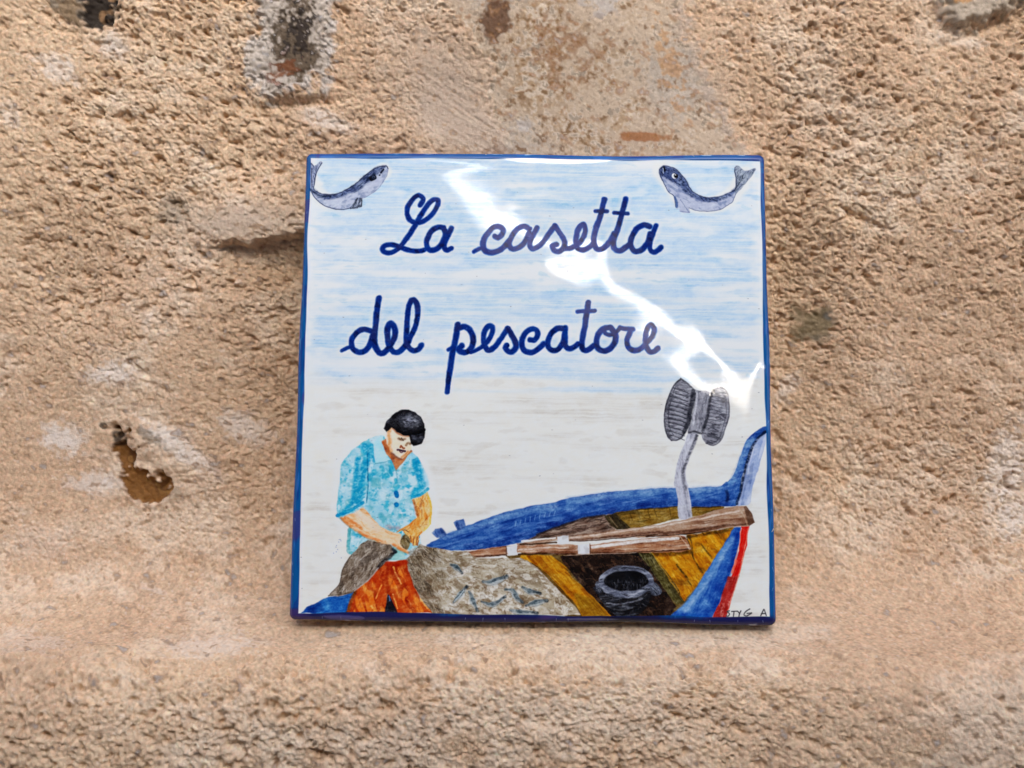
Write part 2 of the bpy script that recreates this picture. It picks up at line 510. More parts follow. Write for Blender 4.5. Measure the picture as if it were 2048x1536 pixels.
# ------------------------------------------------------------------ the hand-painted picture on the tile (flat print, painted stroke by stroke)
CN = 1512
TS = 0.2
SC = CN / 945.0          # canvas cells per photo pixel
canvas = np.empty((CN, CN, 3), np.float32)
pig = np.zeros((CN, CN), np.float32)      # thick pigment: duller glaze
prng = np.random.default_rng(3)


def on_tile(x, y):
    """photo survey pixel -> position on the tile's face, in canvas cells (x right, y down)."""
    r = (np.asarray(x, float)[..., None] - 1024) / KPX * np.array([1.0, 0, 0]) + FW + (768 - np.asarray(y, float)[..., None]) / KPX * UP
    n = TILE_M[:, 1]
    t = -(CAM @ n) / (r @ n)
    q = (CAM + r * t[..., None]) @ TILE_M
    return np.stack([(q[..., 0] / TS + 0.5) * CN, (1 - q[..., 2] / TS) * CN], -1)


def fr(x0, y0, k):
    return lambda *p: [(x0 + a / k, y0 + b / k) for a, b in p]


def cp(pts):
    p = np.asarray(pts, float)
    return on_tile(p[:, 0], p[:, 1])


def window(p, pad):
    x0, y0 = np.floor(p.min(0) - pad).astype(int)
    x1, y1 = np.ceil(p.max(0) + pad).astype(int) + 1
    x0, y0, x1, y1 = max(x0, 0), max(y0, 0), min(x1, CN), min(y1, CN)
    if x1 <= x0 or y1 <= y0:
        return None
    yy, xx_ = np.mgrid[y0:y1, x0:x1].astype(np.float32)
    return (slice(y0, y1), slice(x0, x1)), xx_ + 0.5, yy + 0.5


_nz = {}


def nz(lx, ly, ang=0, seed=0):
    """brush noise over the canvas, lengths in photo pixels."""
    k = (lx, ly, ang, seed)
    if k not in _nz:
        n = 2048
        _nz[k] = gnoise(1000 + seed + int(ang) * 7 + int(lx * 10) * 13 + int(ly * 10) * 31, n, lx * SC, ly * SC, ang)[:CN, :CN]
    return _nz[k]


def apply(sl, m, col, op=1.0):
    a = np.clip(m * op, 0, 1)[..., None]
    c = np.asarray(col, np.float32)
    canvas[sl] = canvas[sl] * (1 - a) + c * a


edge_wob = None


def poly(pts, col, op=1.0, soft=0.8, wob=0.7, smooth=True, shades=(), thick=0.0):
    """Filled shape; shades = (colour, noise, lo, hi, opacity) washes clipped to it. Returns (slice, mask)."""
    p = cp(pts)
    if smooth:
        p = spline(p, 4, True)
    w = window(p, 6 * SC)
    if w is None:
        return None
    sl, xx_, yy = w
    d = in_poly(xx_, yy, p) / SC + wob * nz(5, 5, 0, 5)[sl] * 0.6
    m = np.clip(0.5 - d / (2 * soft), 0, 1)
    apply(sl, m, col, op)
    for c, f, lo, hi, o in shades:
        f = f[sl] if f.shape == (CN, CN) else f
        apply(sl, m * sstep(lo, hi, f), c, o)
    if thick:
        pig[sl] = np.maximum(pig[sl], m * thick)
    return sl, m


def stroke_c(p, r0, r1, col, op=1.0, soft=0.6, dry=0.0, dseed=0, clip=None, thick=0.0):
    """Stroke along canvas points p, radius r0..r1 canvas cells."""
    w = window(p, max(r0, r1) + 2)
    if w is None or len(p) < 2:
        return
    sl, xx_, yy = w
    best = np.full(xx_.shape, 1e6, np.float32)
    n = len(p) - 1
    R = max(r0, r1) + 3
    ox, oy = xx_[0, 0], yy[0, 0]
    for i in range(n):
        (ax, ay), (bx, by) = p[i], p[i + 1]
        i0, i1 = int(max(0, min(ax, bx) - R - ox)), int(max(ax, bx) + R - ox + 2)
        j0, j1 = int(max(0, min(ay, by) - R - oy)), int(max(ay, by) + R - oy + 2)
        X_, Y_ = xx_[j0:j1, i0:i1], yy[j0:j1, i0:i1]
        if X_.size == 0:
            continue
        ex, ey = bx - ax, by - ay
        t = np.clip(((X_ - ax) * ex + (Y_ - ay) * ey) / (ex * ex + ey * ey + 1e-9), 0, 1)
        f = (i + t) / n
        d = np.hypot(X_ - ax - t * ex, Y_ - ay - t * ey) - (r0 + (r1 - r0) * f)
        np.minimum(best[j0:j1, i0:i1], d, out=best[j0:j1, i0:i1])
    m = np.clip(0.5 - best / (2 * soft * SC * 0.8), 0, 1)
    if dry:
        m = m * np.clip(1 - dry * np.clip(nz(1.6, 1.2, 0, 40 + dseed)[sl] + 0.4, 0, 1.5), 0, 1)
    if clip is not None:
        m = m * clip[sl]
    apply(sl, m, col, op)
    if thick:
        pig[sl] = np.maximum(pig[sl], m * thick)


def stroke(pts, r, col, op=1.0, r1=None, soft=0.6, dry=0.0, k=7, thick=0.0):
    p = spline(cp(pts), k)
    stroke_c(p, r * SC, (r if r1 is None else r1) * SC, col, op, soft, dry, 0, None, thick)


def full(sm):
    f = np.zeros((CN, CN), np.float32)
    f[sm[0]] = sm[1]
    return f


def hatch(sm, n, ang, spread, length, rad, cols, op=0.6, curve=0.15, where=None):
    """n short brush strokes inside a painted shape."""
    sl, m = sm
    mm = m if where is None else m * where[sl]
    ys, xs = np.nonzero(mm > 0.5)
    if len(xs) == 0:
        return
    F = full(sm)
    pick = prng.integers(0, len(xs), n)
    for i in pick:
        cx, cy = xs[i] + sl[1].start, ys[i] + sl[0].start
        a = math.radians((ang(cx / SC, cy / SC) if callable(ang) else ang) + prng.normal() * spread)
        l = length * SC * prng.uniform(0.5, 1.4)
        t = np.linspace(-0.5, 0.5, 4)
        bend = prng.normal() * curve * l
        px_ = cx + t * l * math.cos(a) - (t ** 2 * 4 - 0.5) * bend * math.sin(a)
        py2 = cy + t * l * math.sin(a) + (t ** 2 * 4 - 0.5) * bend * math.cos(a)
        c = cols[prng.integers(len(cols))]
        stroke_c(np.stack([px_, py2], 1), rad * SC * prng.uniform(0.7, 1.5), rad * SC * 0.4, c, op * prng.uniform(0.35, 1.0), soft=0.9, clip=F)


# --- ground: white glaze, pale blue sky strokes above, warm grey wash below
yy_, xx__ = np.mgrid[0:CN, 0:CN].astype(np.float32) / SC      # photo-pixel-sized tile coordinates, 0..945
canvas[:] = (224, 226, 229)
skyz = sstep(505, 455, yy_ + 10 * nz(60, 4, 0, 1))
ALL = (slice(0, CN), slice(0, CN))
inset = sstep(12, 50, xx__ + 6 * nz(6, 3, 0, 19)) * sstep(935, 900, xx__ + 6 * nz(6, 3, 0, 29))
bristle = 0.5 + 0.28 * nz(45, 0.8, 0, 3) + 0.2 * nz(25, 1.6, 1, 30)          # hair marks of the brush
apply(ALL, skyz * inset * sstep(-2.4, 0.8, nz(60, 11, 1, 2) + 0.7 * nz(28, 4, -1, 31)) * np.clip(0.45 + 0.6 * bristle, 0.3, 1), (182, 206, 228), 0.92)
apply(ALL, skyz * inset * sstep(-0.1, 1.9, nz(30, 6, -1, 4) + 0.6 * nz(12, 3, 0, 6)) * np.clip(bristle, 0.1, 1.1), (158, 198, 224), 0.40)
apply(ALL, skyz * inset * sstep(0.9, 2.1, nz(14, 3.2, 2, 7) + 0.5 * nz(5, 2.0, 1, 8)) * np.clip(bristle, 0.1, 1.2), (124, 178, 214), 0.26)
apply(ALL, skyz * sstep(1.1, 2.2, nz(22, 7, 1, 9) + 0.4 * nz(8, 4, 0, 32)), (222, 226, 231), 0.6)
low_z = (1 - skyz) * inset
apply(ALL, 1 - skyz, (226, 225, 222), 1.0)
apply(ALL, low_z * sstep(-0.8, 2.4, nz(64, 7, -1, 10) + 0.5 * nz(26, 3.5, 0, 11)) * np.clip(bristle, 0.2, 1), (202, 197, 190), 0.6)
apply(ALL, low_z * sstep(0.9, 2.2, nz(14, 4, -2, 12) + 0.4 * nz(5, 2, 0, 13)), (192, 185, 176), 0.2)
skym = (ALL, skyz * inset)
hatch(skym, 170, 0, 4, 40, 4.0, [(172, 206, 228), (160, 200, 226), (188, 216, 232), (222, 226, 232)], 0.16, 0.04)
hatch(skym, 46, 0, 16, 16, 3.4, [(118, 184, 214), (126, 176, 218)], 0.24, 0.12)
hatch((ALL, low_z), 90, -2, 6, 40, 4.0, [(202, 196, 190), (208, 203, 197), (228, 227, 228)], 0.16, 0.05)


def halo(pts, r, op=0.9):      # the painter left the ground white round the motifs
    p = spline(cp(pts), 5)
    stroke_c(p, r * SC, r * SC, (225, 225, 225), op, soft=5.0)


Z1, Z2, Z3, Z4, Z5, Z6 = fr(590, 290, 6.4), fr(910, 290, 6.4), fr(1240, 290, 6.4), fr(650, 570, 6.4), fr(930, 570, 6.4), fr(1240, 530, 6.4)
P1, P2, NN, BB = fr(640, 800, 7.877), fr(640, 960, 7.877), fr(570, 1070, 6.4), fr(840, 1000, 6.4)
GG, HH, CC, KK, MQ = fr(1040, 980, 7.314), fr(1280, 950, 7.314), fr(1240, 740, 6.4), fr(1120, 1080, 8.533), fr(1300, 1070, 7.877)

# --- lettering: La casetta / del pescatore
letters = [
    (4.8, Z1((1600, 770), (1645, 695), (1575, 645), (1485, 720), (1435, 850), (1465, 950), (1545, 995), (1650, 970), (1760, 880), (1830, 760), (1815, 700), (1740, 725), (1640, 850), (1560, 990), (1480, 1120), (1400, 1240), (1325, 1325), (1240, 1375), (1160, 1375), (1118, 1335), (1160, 1285), (1260, 1278), (1370, 1315), (1480, 1350), (1580, 1360), (1650, 1345))),
    (5.2, Z1((1905, 1062), (1830, 1052), (1740, 1110), (1690, 1215), (1690, 1305), (1740, 1350), (1830, 1320), (1900, 1230), (1928, 1130), (1900, 1065))),
    (4.8, Z1((2005, 1065), (1970, 1130), (1922, 1230), (1915, 1310), (1950, 1345), (2003, 1320))),
    (3.6, Z2((238, 1365), (290, 1340), (350, 1310))),
    (5.2, Z2((510, 1165), (548, 1182), (598, 1150), (615, 1080), (555, 1040), (480, 1060), (400, 1150), (355, 1250), (372, 1335), (450, 1375), (550, 1355), (640, 1295), (700, 1210))),
    (5.2, Z2((950, 1070), (880, 1035), (790, 1080), (720, 1180), (692, 1275), (740, 1332), (830, 1305), (905, 1220), (948, 1120))),
    (5.0, Z2((1048, 1055), (1000, 1150), (958, 1250), (970, 1318), (1030, 1322), (1110, 1260), (1200, 1140), (1270, 1040))),
    (5.2, Z2((1272, 1035), (1330, 1110), (1390, 1200), (1400, 1285), (1345, 1360), (1275, 1350), (1250, 1290), (1300, 1272))),
    (5.0, Z2((1380, 1330), (1490, 1310), (1580, 1260), (1645, 1170), (1668, 1080), (1640, 1015), (1590, 1045), (1560, 1130), (1545, 1240), (1570, 1320), (1640, 1338), (1730, 1300), (1780, 1240))),
    (5.4, Z2((1912, 695), (1880, 830), (1840, 980), (1790, 1130), (1782, 1250), (1815, 1328), (1890, 1325), (1975, 1250), (2040, 1130))),
    (3.6, Z2((1793, 845), (1870, 842), (1950, 850))),
    (5.2, [(1251, 398), (1244, 428), (1236, 455), (1228, 480), (1229, 496), (1239, 502), (1250, 495), (1259, 488)]),
    (3.6, [(1229, 425.5), (1243, 426.5), (1256, 427.5)]),
    (5.2, Z3((382, 1045), (300, 1022), (205, 1085), (140, 1195), (142, 1295), (190, 1358), (280, 1338), (355, 1245), (388, 1135))),
    (4.9, Z3((458, 1035), (430, 1120), (390, 1230), (386, 1328), (430, 1368), (490, 1348), (530, 1310))),
    (3.8, Z4((218, 838), (260, 815), (310, 795))),
    (5.2, Z4((590, 590), (500, 565), (410, 612), (342, 710), (352, 808), (430, 862), (520, 838), (585, 750), (612, 640))),
    (5.5, Z4((690, 165), (668, 330), (650, 520), (632, 690), (648, 800), (705, 868), (770, 850), (830, 782), (885, 680), (898, 575), (845, 490), (810, 545), (800, 650), (820, 770), (870, 848), (930, 858), (1000, 808), (1065, 720))),
    (5.3, Z4((1060, 725), (1140, 570), (1186, 400), (1180, 250), (1130, 190), (1082, 250), (1055, 400), (1045, 560), (1045, 720), (1080, 808), (1140, 838), (1200, 818), (1232, 772))),
    (5.4, Z4((1700, 500), (1672, 680), (1640, 850), (1610, 1020), (1582, 1200), (1566, 1365))),
    (3.6, Z4((1585, 825), (1650, 785))),
    (5.6, Z4((1722, 545), (1790, 535), (1858, 585), (1895, 680), (1878, 785), (1820, 855), (1755, 858), (1712, 822), (1752, 775))),
    (3.8, Z5((75, 862), (150, 832), (235, 785))),
    (5.0, Z5((230, 785), (310, 690), (350, 600), (342, 532), (290, 525), (250, 590), (235, 690), (255, 788), (300, 838), (372, 798), (450, 700), (510, 610), (552, 555))),
    (5.2, Z5((552, 552), (600, 632), (648, 720), (648, 800), (600, 855), (550, 848), (522, 800), (540, 768))),
    (5.2, Z5((832, 702), (890, 700), (928, 640), (915, 575), (860, 562), (780, 605), (730, 700), (732, 798), (782, 855), (870, 862), (950, 810), (1010, 750))),
    (5.2, Z5((1270, 565), (1180, 558), (1100, 622), (1062, 720), (1072, 800), (1130, 838), (1200, 818), (1255, 730), (1275, 620))),
    (5.0, Z5((1285, 552), (1280, 680), (1285, 768), (1325, 808), (1390, 798), (1450, 752))),
    (5.4, Z5((1580, 222), (1562, 350), (1540, 500), (1508, 650), (1495, 760), (1522, 828), (1580, 828), (1650, 775))),
    (3.7, Z5((1442, 340), (1550, 336), (1665, 330))),
    (5.3, Z5((1855, 545), (1770, 562), (1700, 640), (1682, 740), (1712, 818), (1790, 848), (1868, 808), (1918, 720), (1920, 630), (1862, 548))),
    (3.8, Z5((1780, 575), (1795, 620), (1850, 640), (1920, 622), (1982, 560), (2040, 565))),
    (4.2, Z6((0, 800), (60, 815), (165, 822))),
    (5.0, Z6((130, 850), (90, 960), (102, 1055), (180, 1095), (270, 1068), (350, 985), (420, 900), (438, 820), (400, 765), (352, 802), (325, 900), (332, 1020), (382, 1105), (440, 1105), (488, 1062))),
]
for r, p in letters:
    halo(p, r + 7, 0.5)
for r, p in letters:
    stroke(p, r + 0.9, (40, 100, 184), 0.8, soft=0.9)
for r, p in letters:
    stroke(p, r - 0.6, (8, 44, 122), 0.97, soft=0.55, dry=0.06, thick=1.0)
lm = pig.copy()
apply(ALL, lm * sstep(0.0, 1.2, nz(9, 4, 60, 14)), (6, 60, 140), 0.6)
apply(ALL, lm * sstep(0.75, 0.95, nz(13, 8, 60, 15) + 0.12 * nz(1.2, 1, 0, 16)), (52, 52, 106), 0.6)
apply(ALL, lm * sstep(0.6, 1.6, nz(5, 3, 50, 17)), (12, 24, 80), 0.75)
apply(ALL, lm * sstep(1.6, 2.3, nz(0.8, 0.8, 0, 18)), (90, 136, 204), 0.3)

# --- the two fish in the upper corners
LAV, NAVY = (186, 192, 212), (52, 62, 92)
fl = Z1((1190, 305), (1165, 272), (1060, 288), (950, 352), (830, 450), (720, 532), (600, 602), (480, 632), (370, 630), (290, 608), (240, 565), (252, 480), (272, 380), (300, 300), (345, 232), (318, 216), (240, 272), (175, 222), (132, 240), (138, 330), (150, 440), (170, 530), (210, 610), (270, 690), (350, 760), (460, 808), (580, 822), (700, 805), (800, 742), (880, 682), (960, 640), (1050, 570), (1120, 480), (1172, 390))
halo(Z1((150, 300), (230, 560), (420, 720), (620, 700), (800, 590), (950, 480), (1130, 340)), 17, 0.9)
s = poly(fl, LAV, 0.95, shades=[((140, 150, 180), nz(4, 2, -30, 20), 0.0, 1.4, 0.7)])
back = Z1((1165, 272), (1060, 288), (950, 352), (830, 450), (720, 532), (600, 602), (480, 632), (370, 630), (290, 608), (240, 565), (190, 560), (260, 640), (380, 690), (520, 690), (660, 640), (780, 590), (880, 520), (960, 470), (1060, 360), (1110, 310))
sb = poly(back, (96, 108, 142), 0.85, soft=3.0, shades=[((40, 52, 80), nz(2.4, 1.3, -35, 21), -0.2, 1.2, 0.85)])
hatch(sb, 170, lambda x, y: -42 if x > 95 else 15, 12, 9, 0.7, [(40, 52, 84), (70, 84, 120), (128, 140, 172)], 0.7)
tl = poly(Z1((345, 232), (318, 216), (240, 272), (175, 222), (132, 240), (138, 330), (155, 440), (180, 540), (235, 560), (252, 480), (272, 380), (300, 300)), (150, 158, 184), 0.8)
hatch(tl, 60, lambda x, y: 75, 14, 14, 0.8, [(60, 66, 92), (96, 104, 134), (196, 202, 220)], 0.8)
hatch(s, 110, -25, 25, 8, 0.6, [(150, 158, 186), (214, 218, 230), (120, 130, 160)], 0.5)
stroke(Z1((1190, 305), (1165, 272), (1060, 288), (950, 352), (830, 450), (720, 532), (600, 602), (480, 632), (370, 630), (290, 608), (240, 565), (252, 480), (272, 380), (300, 300), (345, 232)), 0.9, (48, 56, 84), 0.85)
stroke(Z1((240, 272), (175, 222), (132, 240), (138, 330), (150, 440), (170, 530), (210, 610), (270, 690), (350, 760), (460, 808), (580, 822), (700, 805), (800, 742)), 0.9, (56, 66, 98), 0.85)
stroke(Z1((150, 440), (175, 540), (230, 600), (330, 650), (460, 655)), 1.8, (40, 50, 78), 0.8)
stroke(Z1((220, 300), (215, 420), (225, 540)), 1.0, (62, 70, 100), 0.8)
stroke(Z1((880, 682), (1050, 570), (1120, 480), (1175, 390), (1190, 305)), 0.6, (120, 128, 160), 0.7)
fin = poly(Z1((790, 680), (862, 676), (856, 790), (780, 816), (708, 815)), (130, 138, 160), 0.9, smooth=False)
hatch(fin, 26, 110, 12, 13, 0.8, [(44, 50, 66), (84, 92, 112), (190, 196, 210)], 0.85)
for q in (((800, 690), (740, 800)), ((855, 690), (850, 790)), ((712, 812), (850, 785))):
    stroke(Z1(*q), 0.8, (40, 46, 62), 0.9)
stroke(Z1((975, 430), (1000, 418), (1010, 412)), 5.4, (28, 34, 52), 0.9)
stroke(Z1((998, 412), (1003, 410)), 2.6, (96, 112, 140), 0.9)
stroke(Z1((1000, 414), (1003, 414)), 1.3, (16, 18, 26), 1)
stroke(Z1((1100, 355), (1118, 335), (1135, 315)), 1.8, (28, 32, 48), 0.95)
stroke(Z1((1080, 385), (1086, 380)), 1.4, (40, 46, 64), 0.9)

fr_ = Z3((500, 312), (520, 285), (560, 266), (640, 280), (720, 312), (790, 382), (850, 470), (900, 550), (970, 620), (1060, 658), (1180, 670), (1300, 658), (1400, 610), (1460, 550), (1478, 450), (1470, 285), (1510, 266), (1560, 310), (1600, 330), (1680, 312), (1735, 302), (1680, 400), (1610, 490), (1540, 580), (1470, 660), (1440, 730), (1350, 790), (1240, 838), (1100, 850), (980, 835), (885, 805), (895, 868), (770, 860), (760, 805), (720, 828), (690, 660), (620, 600), (560, 490), (520, 400))
halo(Z3((520, 330), (640, 480), (790, 680), (960, 760), (1180, 770), (1380, 690), (1500, 560), (1600, 380)), 19, 0.9)
s = poly(fr_, (176, 182, 206), 0.96, shades=[((124, 136, 170), nz(4, 2, 40, 22), 0.0, 1.4, 0.7)])
sb = poly(Z3((505, 310), (560, 268), (640, 282), (720, 314), (790, 384), (850, 470), (900, 550), (970, 620), (1060, 660), (1180, 672), (1300, 660), (1400, 612), (1470, 550), (1480, 600), (1400, 660), (1280, 710), (1120, 730), (990, 690), (880, 640), (800, 560), (700, 480), (600, 430), (530, 390)), (84, 98, 136), 0.88, soft=2.6, shades=[((38, 50, 80), nz(2.2, 1.3, 45, 23), -0.1, 1.2, 0.85)])
hatch(sb, 170, lambda x, y: 48 if x < 830 else -8, 12, 10, 0.7, [(38, 50, 82), (64, 80, 118), (128, 142, 176)], 0.7)
tl = poly(Z3((1465, 560), (1478, 450), (1470, 285), (1510, 266), (1560, 310), (1600, 330), (1680, 312), (1735, 302), (1680, 400), (1610, 490), (1540, 580), (1480, 640)), (140, 148, 164), 0.85)
hatch(tl, 60, 118, 14, 15, 0.8, [(44, 52, 62), (84, 94, 110), (196, 204, 216)], 0.8)
hatch(s, 120, 20, 22, 10, 0.6, [(146, 154, 186), (208, 212, 228), (104, 116, 150)], 0.5)
stroke(Z3((1470, 285), (1484, 450), (1480, 560), (1400, 612), (1300, 660), (1180, 672), (1060, 660), (970, 620), (900, 550), (850, 470), (790, 384), (720, 314), (640, 282), (560, 268), (505, 310)), 0.8, (44, 54, 84), 0.85)
stroke(Z3((505, 310), (520, 400), (560, 490), (620, 600), (690, 660), (712, 800)), 0.9, (54, 66, 98), 0.85)
stroke(Z3((885, 805), (980, 835), (1100, 850), (1240, 838), (1350, 790), (1440, 730), (1480, 640), (1560, 500)), 0.7, (90, 98, 124), 0.8)
stroke(Z3((700, 670), (722, 730), (726, 800)), 2.2, (70, 96, 142), 0.85)
stroke(Z3((770, 700), (830, 790), (890, 860)), 0.7, (110, 120, 156), 0.8)
stroke(Z3((775, 856), (890, 862)), 0.7, (120, 128, 164), 0.8)
stroke(Z3((560, 290), (572, 330)), 1.7, (30, 34, 50), 0.95)
stroke(Z3((545, 300), (555, 360)), 0.8, (214, 218, 230), 0.8)
stroke(Z3((700, 396), (706, 396)), 6.3, (50, 58, 84), 0.9)
stroke(Z3((694, 398), (700, 398)), 5.2, (226, 228, 236), 1)
stroke(Z3((712, 396), (718, 396)), 3.9, (16, 16, 22), 1)
stroke(Z3((708, 384), (711, 384)), 1.2, (236, 238, 244), 1)

# --- boat, seen from the fisherman's side
GUN = [(855, 1090)] + BB((100, 570), (230, 500), (350, 430), (600, 330), (850, 240), (1100, 160), (1400, 90), (1700, 30)) + \
    GG((800, 100), (1050, 62), (1300, 32)) + HH((0, 215), (300, 190), (500, 188), (720, 190), (1000, 176), (1180, 160), (1260, 100)) + \
    CC((1400, 1420), (1480, 1280), (1530, 1120), (1600, 950), (1680, 835), (1800, 742), (1880, 722), (1880, 800)) + \
    CC((1750, 880), (1700, 960), (1640, 1100), (1590, 1280), (1550, 1400)) + HH((1480, 180), (1430, 430), (1270, 460), (760, 460), (550, 470), (300, 482), (0, 502)) + \
    GG((1700, 292), (1400, 342), (1200, 380), (1000, 402), (700, 490), (450, 580), (250, 662), (100, 722)) + BB((1300, 545), (1100, 582), (850, 622), (600, 642), (350, 642), (100, 605))
halo(GUN[:18], 9, 0.8)
stem = CC((1862, 790), (1868, 900), (1830, 1060), (1760, 1290), (1690, 1536)) + HH((1600, 410), (1500, 445), (1420, 440), (1470, 250)) + CC((1570, 1400), (1620, 1200), (1690, 1000), (1760, 880))
sp = poly(stem, (150, 166, 206), 0.95, shades=[((204, 210, 226), nz(16, 1.6, 105, 24), 0.2, 1.4, 0.7), ((110, 128, 172), nz(12, 1.4, 105, 25), 0.6, 1.6, 0.7)])
s = poly(GUN, (44, 92, 158), 0.97, soft=0.9)
gd = s[0]
apply(gd, s[1] * sstep(-0.4, 1.4, nz(26, 1.8, -12, 26)[gd] + 0.4 * nz(6, 1.2, -12, 88)[gd]), (92, 130, 184), 0.75)
apply(gd, s[1] * sstep(0.5, 1.6, nz(18, 2.0, -12, 27)[gd]), (24, 62, 134), 0.75)
hatch(s, 230, lambda x, y: -20 if x < 480 else (-9 if x < 700 else (-2 if x < 850 else -62)), 4, 30, 1.0, [(118, 152, 198), (84, 126, 182), (30, 70, 142), (24, 58, 128), (140, 168, 206)], 0.45, 0.02)
for q in (GG((100, 700), (450, 560), (700, 468), (1000, 380), (1400, 310), (1700, 262), (2048, 232)), BB((600, 600), (1000, 560), (1250, 480), (1500, 410), (1800, 300)), HH((0, 440), (300, 420), (540, 410)), HH((780, 420), (1000, 410), (1260, 420))):
    stroke(q, 5.5, (18, 52, 124), 0.65, soft=3.5, dry=0.3)
for q in (BB((330, 470), (620, 370), (860, 290), (1110, 205), (1420, 130), (1720, 70)), GG((700, 150), (1000, 105), (1300, 70), (1900, 40)), HH((0, 240), (300, 215), (510, 212)), HH((770, 215), (1150, 190)), CC((1440, 1430), (1530, 1230), (1600, 1040), (1690, 880))):
    stroke(q, 5.5, (142, 166, 204), 0.6, soft=4.5, dry=0.3)
for q in (BB((560, 400), (800, 320), (1100, 230), (1500, 150), (1900, 90)), GG((700, 200), (1200, 120), (1900, 70)), HH((0, 260), (280, 240), (500, 245)), HH((800, 230), (1000, 240))):
    stroke(q, 4.0, (122, 156, 200), 0.45, soft=3.5, dry=0.4)
for a in np.linspace(0, 1, 9):
    x_ = 1030 + 78 * a
    stroke([(x_, 1052 - 22 * a), (x_ + 2, 1043 - 22 * a)], 0.8, (150, 180, 216), 0.55)
stroke(CC((1860, 790), (1750, 890), (1680, 1020), (1620, 1220), (1570, 1400)) + HH((1470, 250), (1420, 420)), 2.6, (22, 30, 56), 0.85, soft=1.4, dry=0.3)
stroke(HH((1300, 120), (1400, 80)), 2.2, (120, 160, 206), 0.7, dry=0.3)
stroke(HH((1270, 240), (1290, 320), (1270, 380)), 3.0, (14, 30, 78), 0.7, soft=2)
for q, q2 in ((BB((150, 420), (190, 372), (260, 362), (330, 440), (300, 482), (215, 485)), BB((270, 380), (320, 440))), (BB((430, 292), (462, 262), (550, 236), (588, 332), (530, 392), (478, 382)), BB((470, 300), (500, 370)))):
    k_ = poly(q, (84, 114, 166), 0.95, smooth=False)
    stroke(q2, 3.0, (36, 66, 124), 0.8, soft=1.4)
    hatch(k_, 16, 70, 15, 9, 0.8, [(140, 160, 196), (50, 80, 136)], 0.6)

# boat inside: brown shade, olive planks, posts
s = poly(GG((120, 735), (250, 662), (450, 582), (700, 492), (1000, 404), (1230, 372), (1330, 350), (1420, 570), (1000, 660), (500, 700)), (118, 96, 84), 0.97, shades=[((62, 46, 38), nz(14, 1.8, -14, 28) - 0.004 * 0, 0.1, 1.2, 0.85), ((168, 150, 138), nz(16, 1.4, -10, 29), 0.7, 1.6, 0.6)])
hatch(s, 100, -14, 6, 22, 0.9, [(58, 42, 36), (96, 76, 66), (176, 158, 146)], 0.6)
stroke(GG((250, 655), (450, 580), (700, 492), (1000, 404), (1240, 372)), 2.2, (48, 34, 30), 0.8, soft=1.5)
s = poly(GG((1380, 345), (1700, 292), (2048, 264)) + HH((300, 484), (548, 474), (1180, 462), (1150, 520), (780, 615), (560, 645), (300, 700), (0, 775)) + GG((1900, 560), (1590, 575)), (136, 108, 42), 0.97, shades=[((84, 64, 24), nz(10, 2.0, -6, 30), 0.2, 1.3, 0.75), ((178, 150, 72), nz(12, 1.5, -6, 31), 0.6, 1.6, 0.7)])
hatch(s, 120, -8, 8, 16, 0.9, [(78, 58, 22), (116, 90, 34), (176, 146, 70)], 0.6)
stroke(GG((1380, 345), (1750, 288), (2048, 262)) + HH((300, 484), (548, 474), (1180, 464)), 1.3, (62, 46, 20), 0.85, soft=1.0)
for q in (GG((1600, 320), (1640, 440)), GG((1720, 300), (1760, 420)), GG((1880, 290), (1910, 400)), HH((210, 500), (250, 600)), HH((420, 490), (440, 590))):
    stroke(q, 0.8, (74, 56, 24), 0.6)
s = poly(GG((1215, 372), (1400, 342), (1610, 560), (1400, 585)), (66, 56, 34), 0.97, smooth=False)
hatch(s, 40, 50, 8, 16, 1.0, [(44, 36, 24), (96, 84, 52), (52, 40, 26)], 0.7)
stroke(GG((1310, 395), (1420, 545)), 1.1, (142, 120, 92), 0.8, dry=0.3)
stroke(GG((1290, 510), (1400, 575)), 1.0, (150, 130, 112), 0.7)

poly([(1010, 1110), (1400, 1075), (1490, 1062), (1440, 1150), (1370, 1238), (1140, 1240), (1060, 1165)], (96, 72, 30), 0.96, soft=1.5, smooth=False)

# dark well of the boat, slats, gold planking
s = poly(KK((0, 268), (1000, 225), (1345, 218), (1500, 420), (1700, 680), (1900, 1000), (1990, 1130), (1870, 1330), (880, 1310), (700, 1130), (500, 925), (300, 690), (80, 420)), (44, 29, 22), 0.98, smooth=False, shades=[((20, 14, 12), nz(6, 3, 20, 32), 0.2, 1.2, 0.8), ((92, 64, 46), nz(6, 2, 50, 33), 0.9, 1.8, 0.7)])
hatch(s, 160, 48, 16, 12, 0.7, [(24, 16, 14), (84, 60, 46), (112, 84, 62), (30, 20, 16)], 0.55)
hatch(s, 40, 5, 12, 14, 0.8, [(100, 66, 52), (60, 40, 32)], 0.5)
s = poly(BB((1280, 740), (1300, 710), (1690, 708), (1800, 800), (1900, 900)) + KK((0, 420), (100, 505), (300, 725), (500, 925), (700, 1125), (890, 1310), (370, 1300)) + BB((2050, 1440), (1950, 1285), (1800, 1120), (1600, 920), (1450, 805)), (196, 138, 26), 0.97, smooth=False, shades=[((150, 96, 14), nz(18, 2.0, 48, 34), 0.3, 1.3, 0.75), ((222, 168, 50), nz(14, 1.6, 48, 35), 0.8, 1.7, 0.7)])
hatch(s, 90, 48, 5, 30, 1.1, [(148, 92, 12), (176, 116, 20), (220, 164, 44), (124, 74, 10)], 0.6, 0.03)
stroke(BB((1280, 745), (1500, 860), (1700, 1050), (1900, 1260)), 1.2, (120, 80, 20), 0.6, dry=0.3)
p_ = KK((230, 900), (330, 1180), (380, 1300), (840, 1300), (700, 1140), (560, 1010))
poly(p_, (126, 98, 18), 0.6, soft=2, smooth=False)
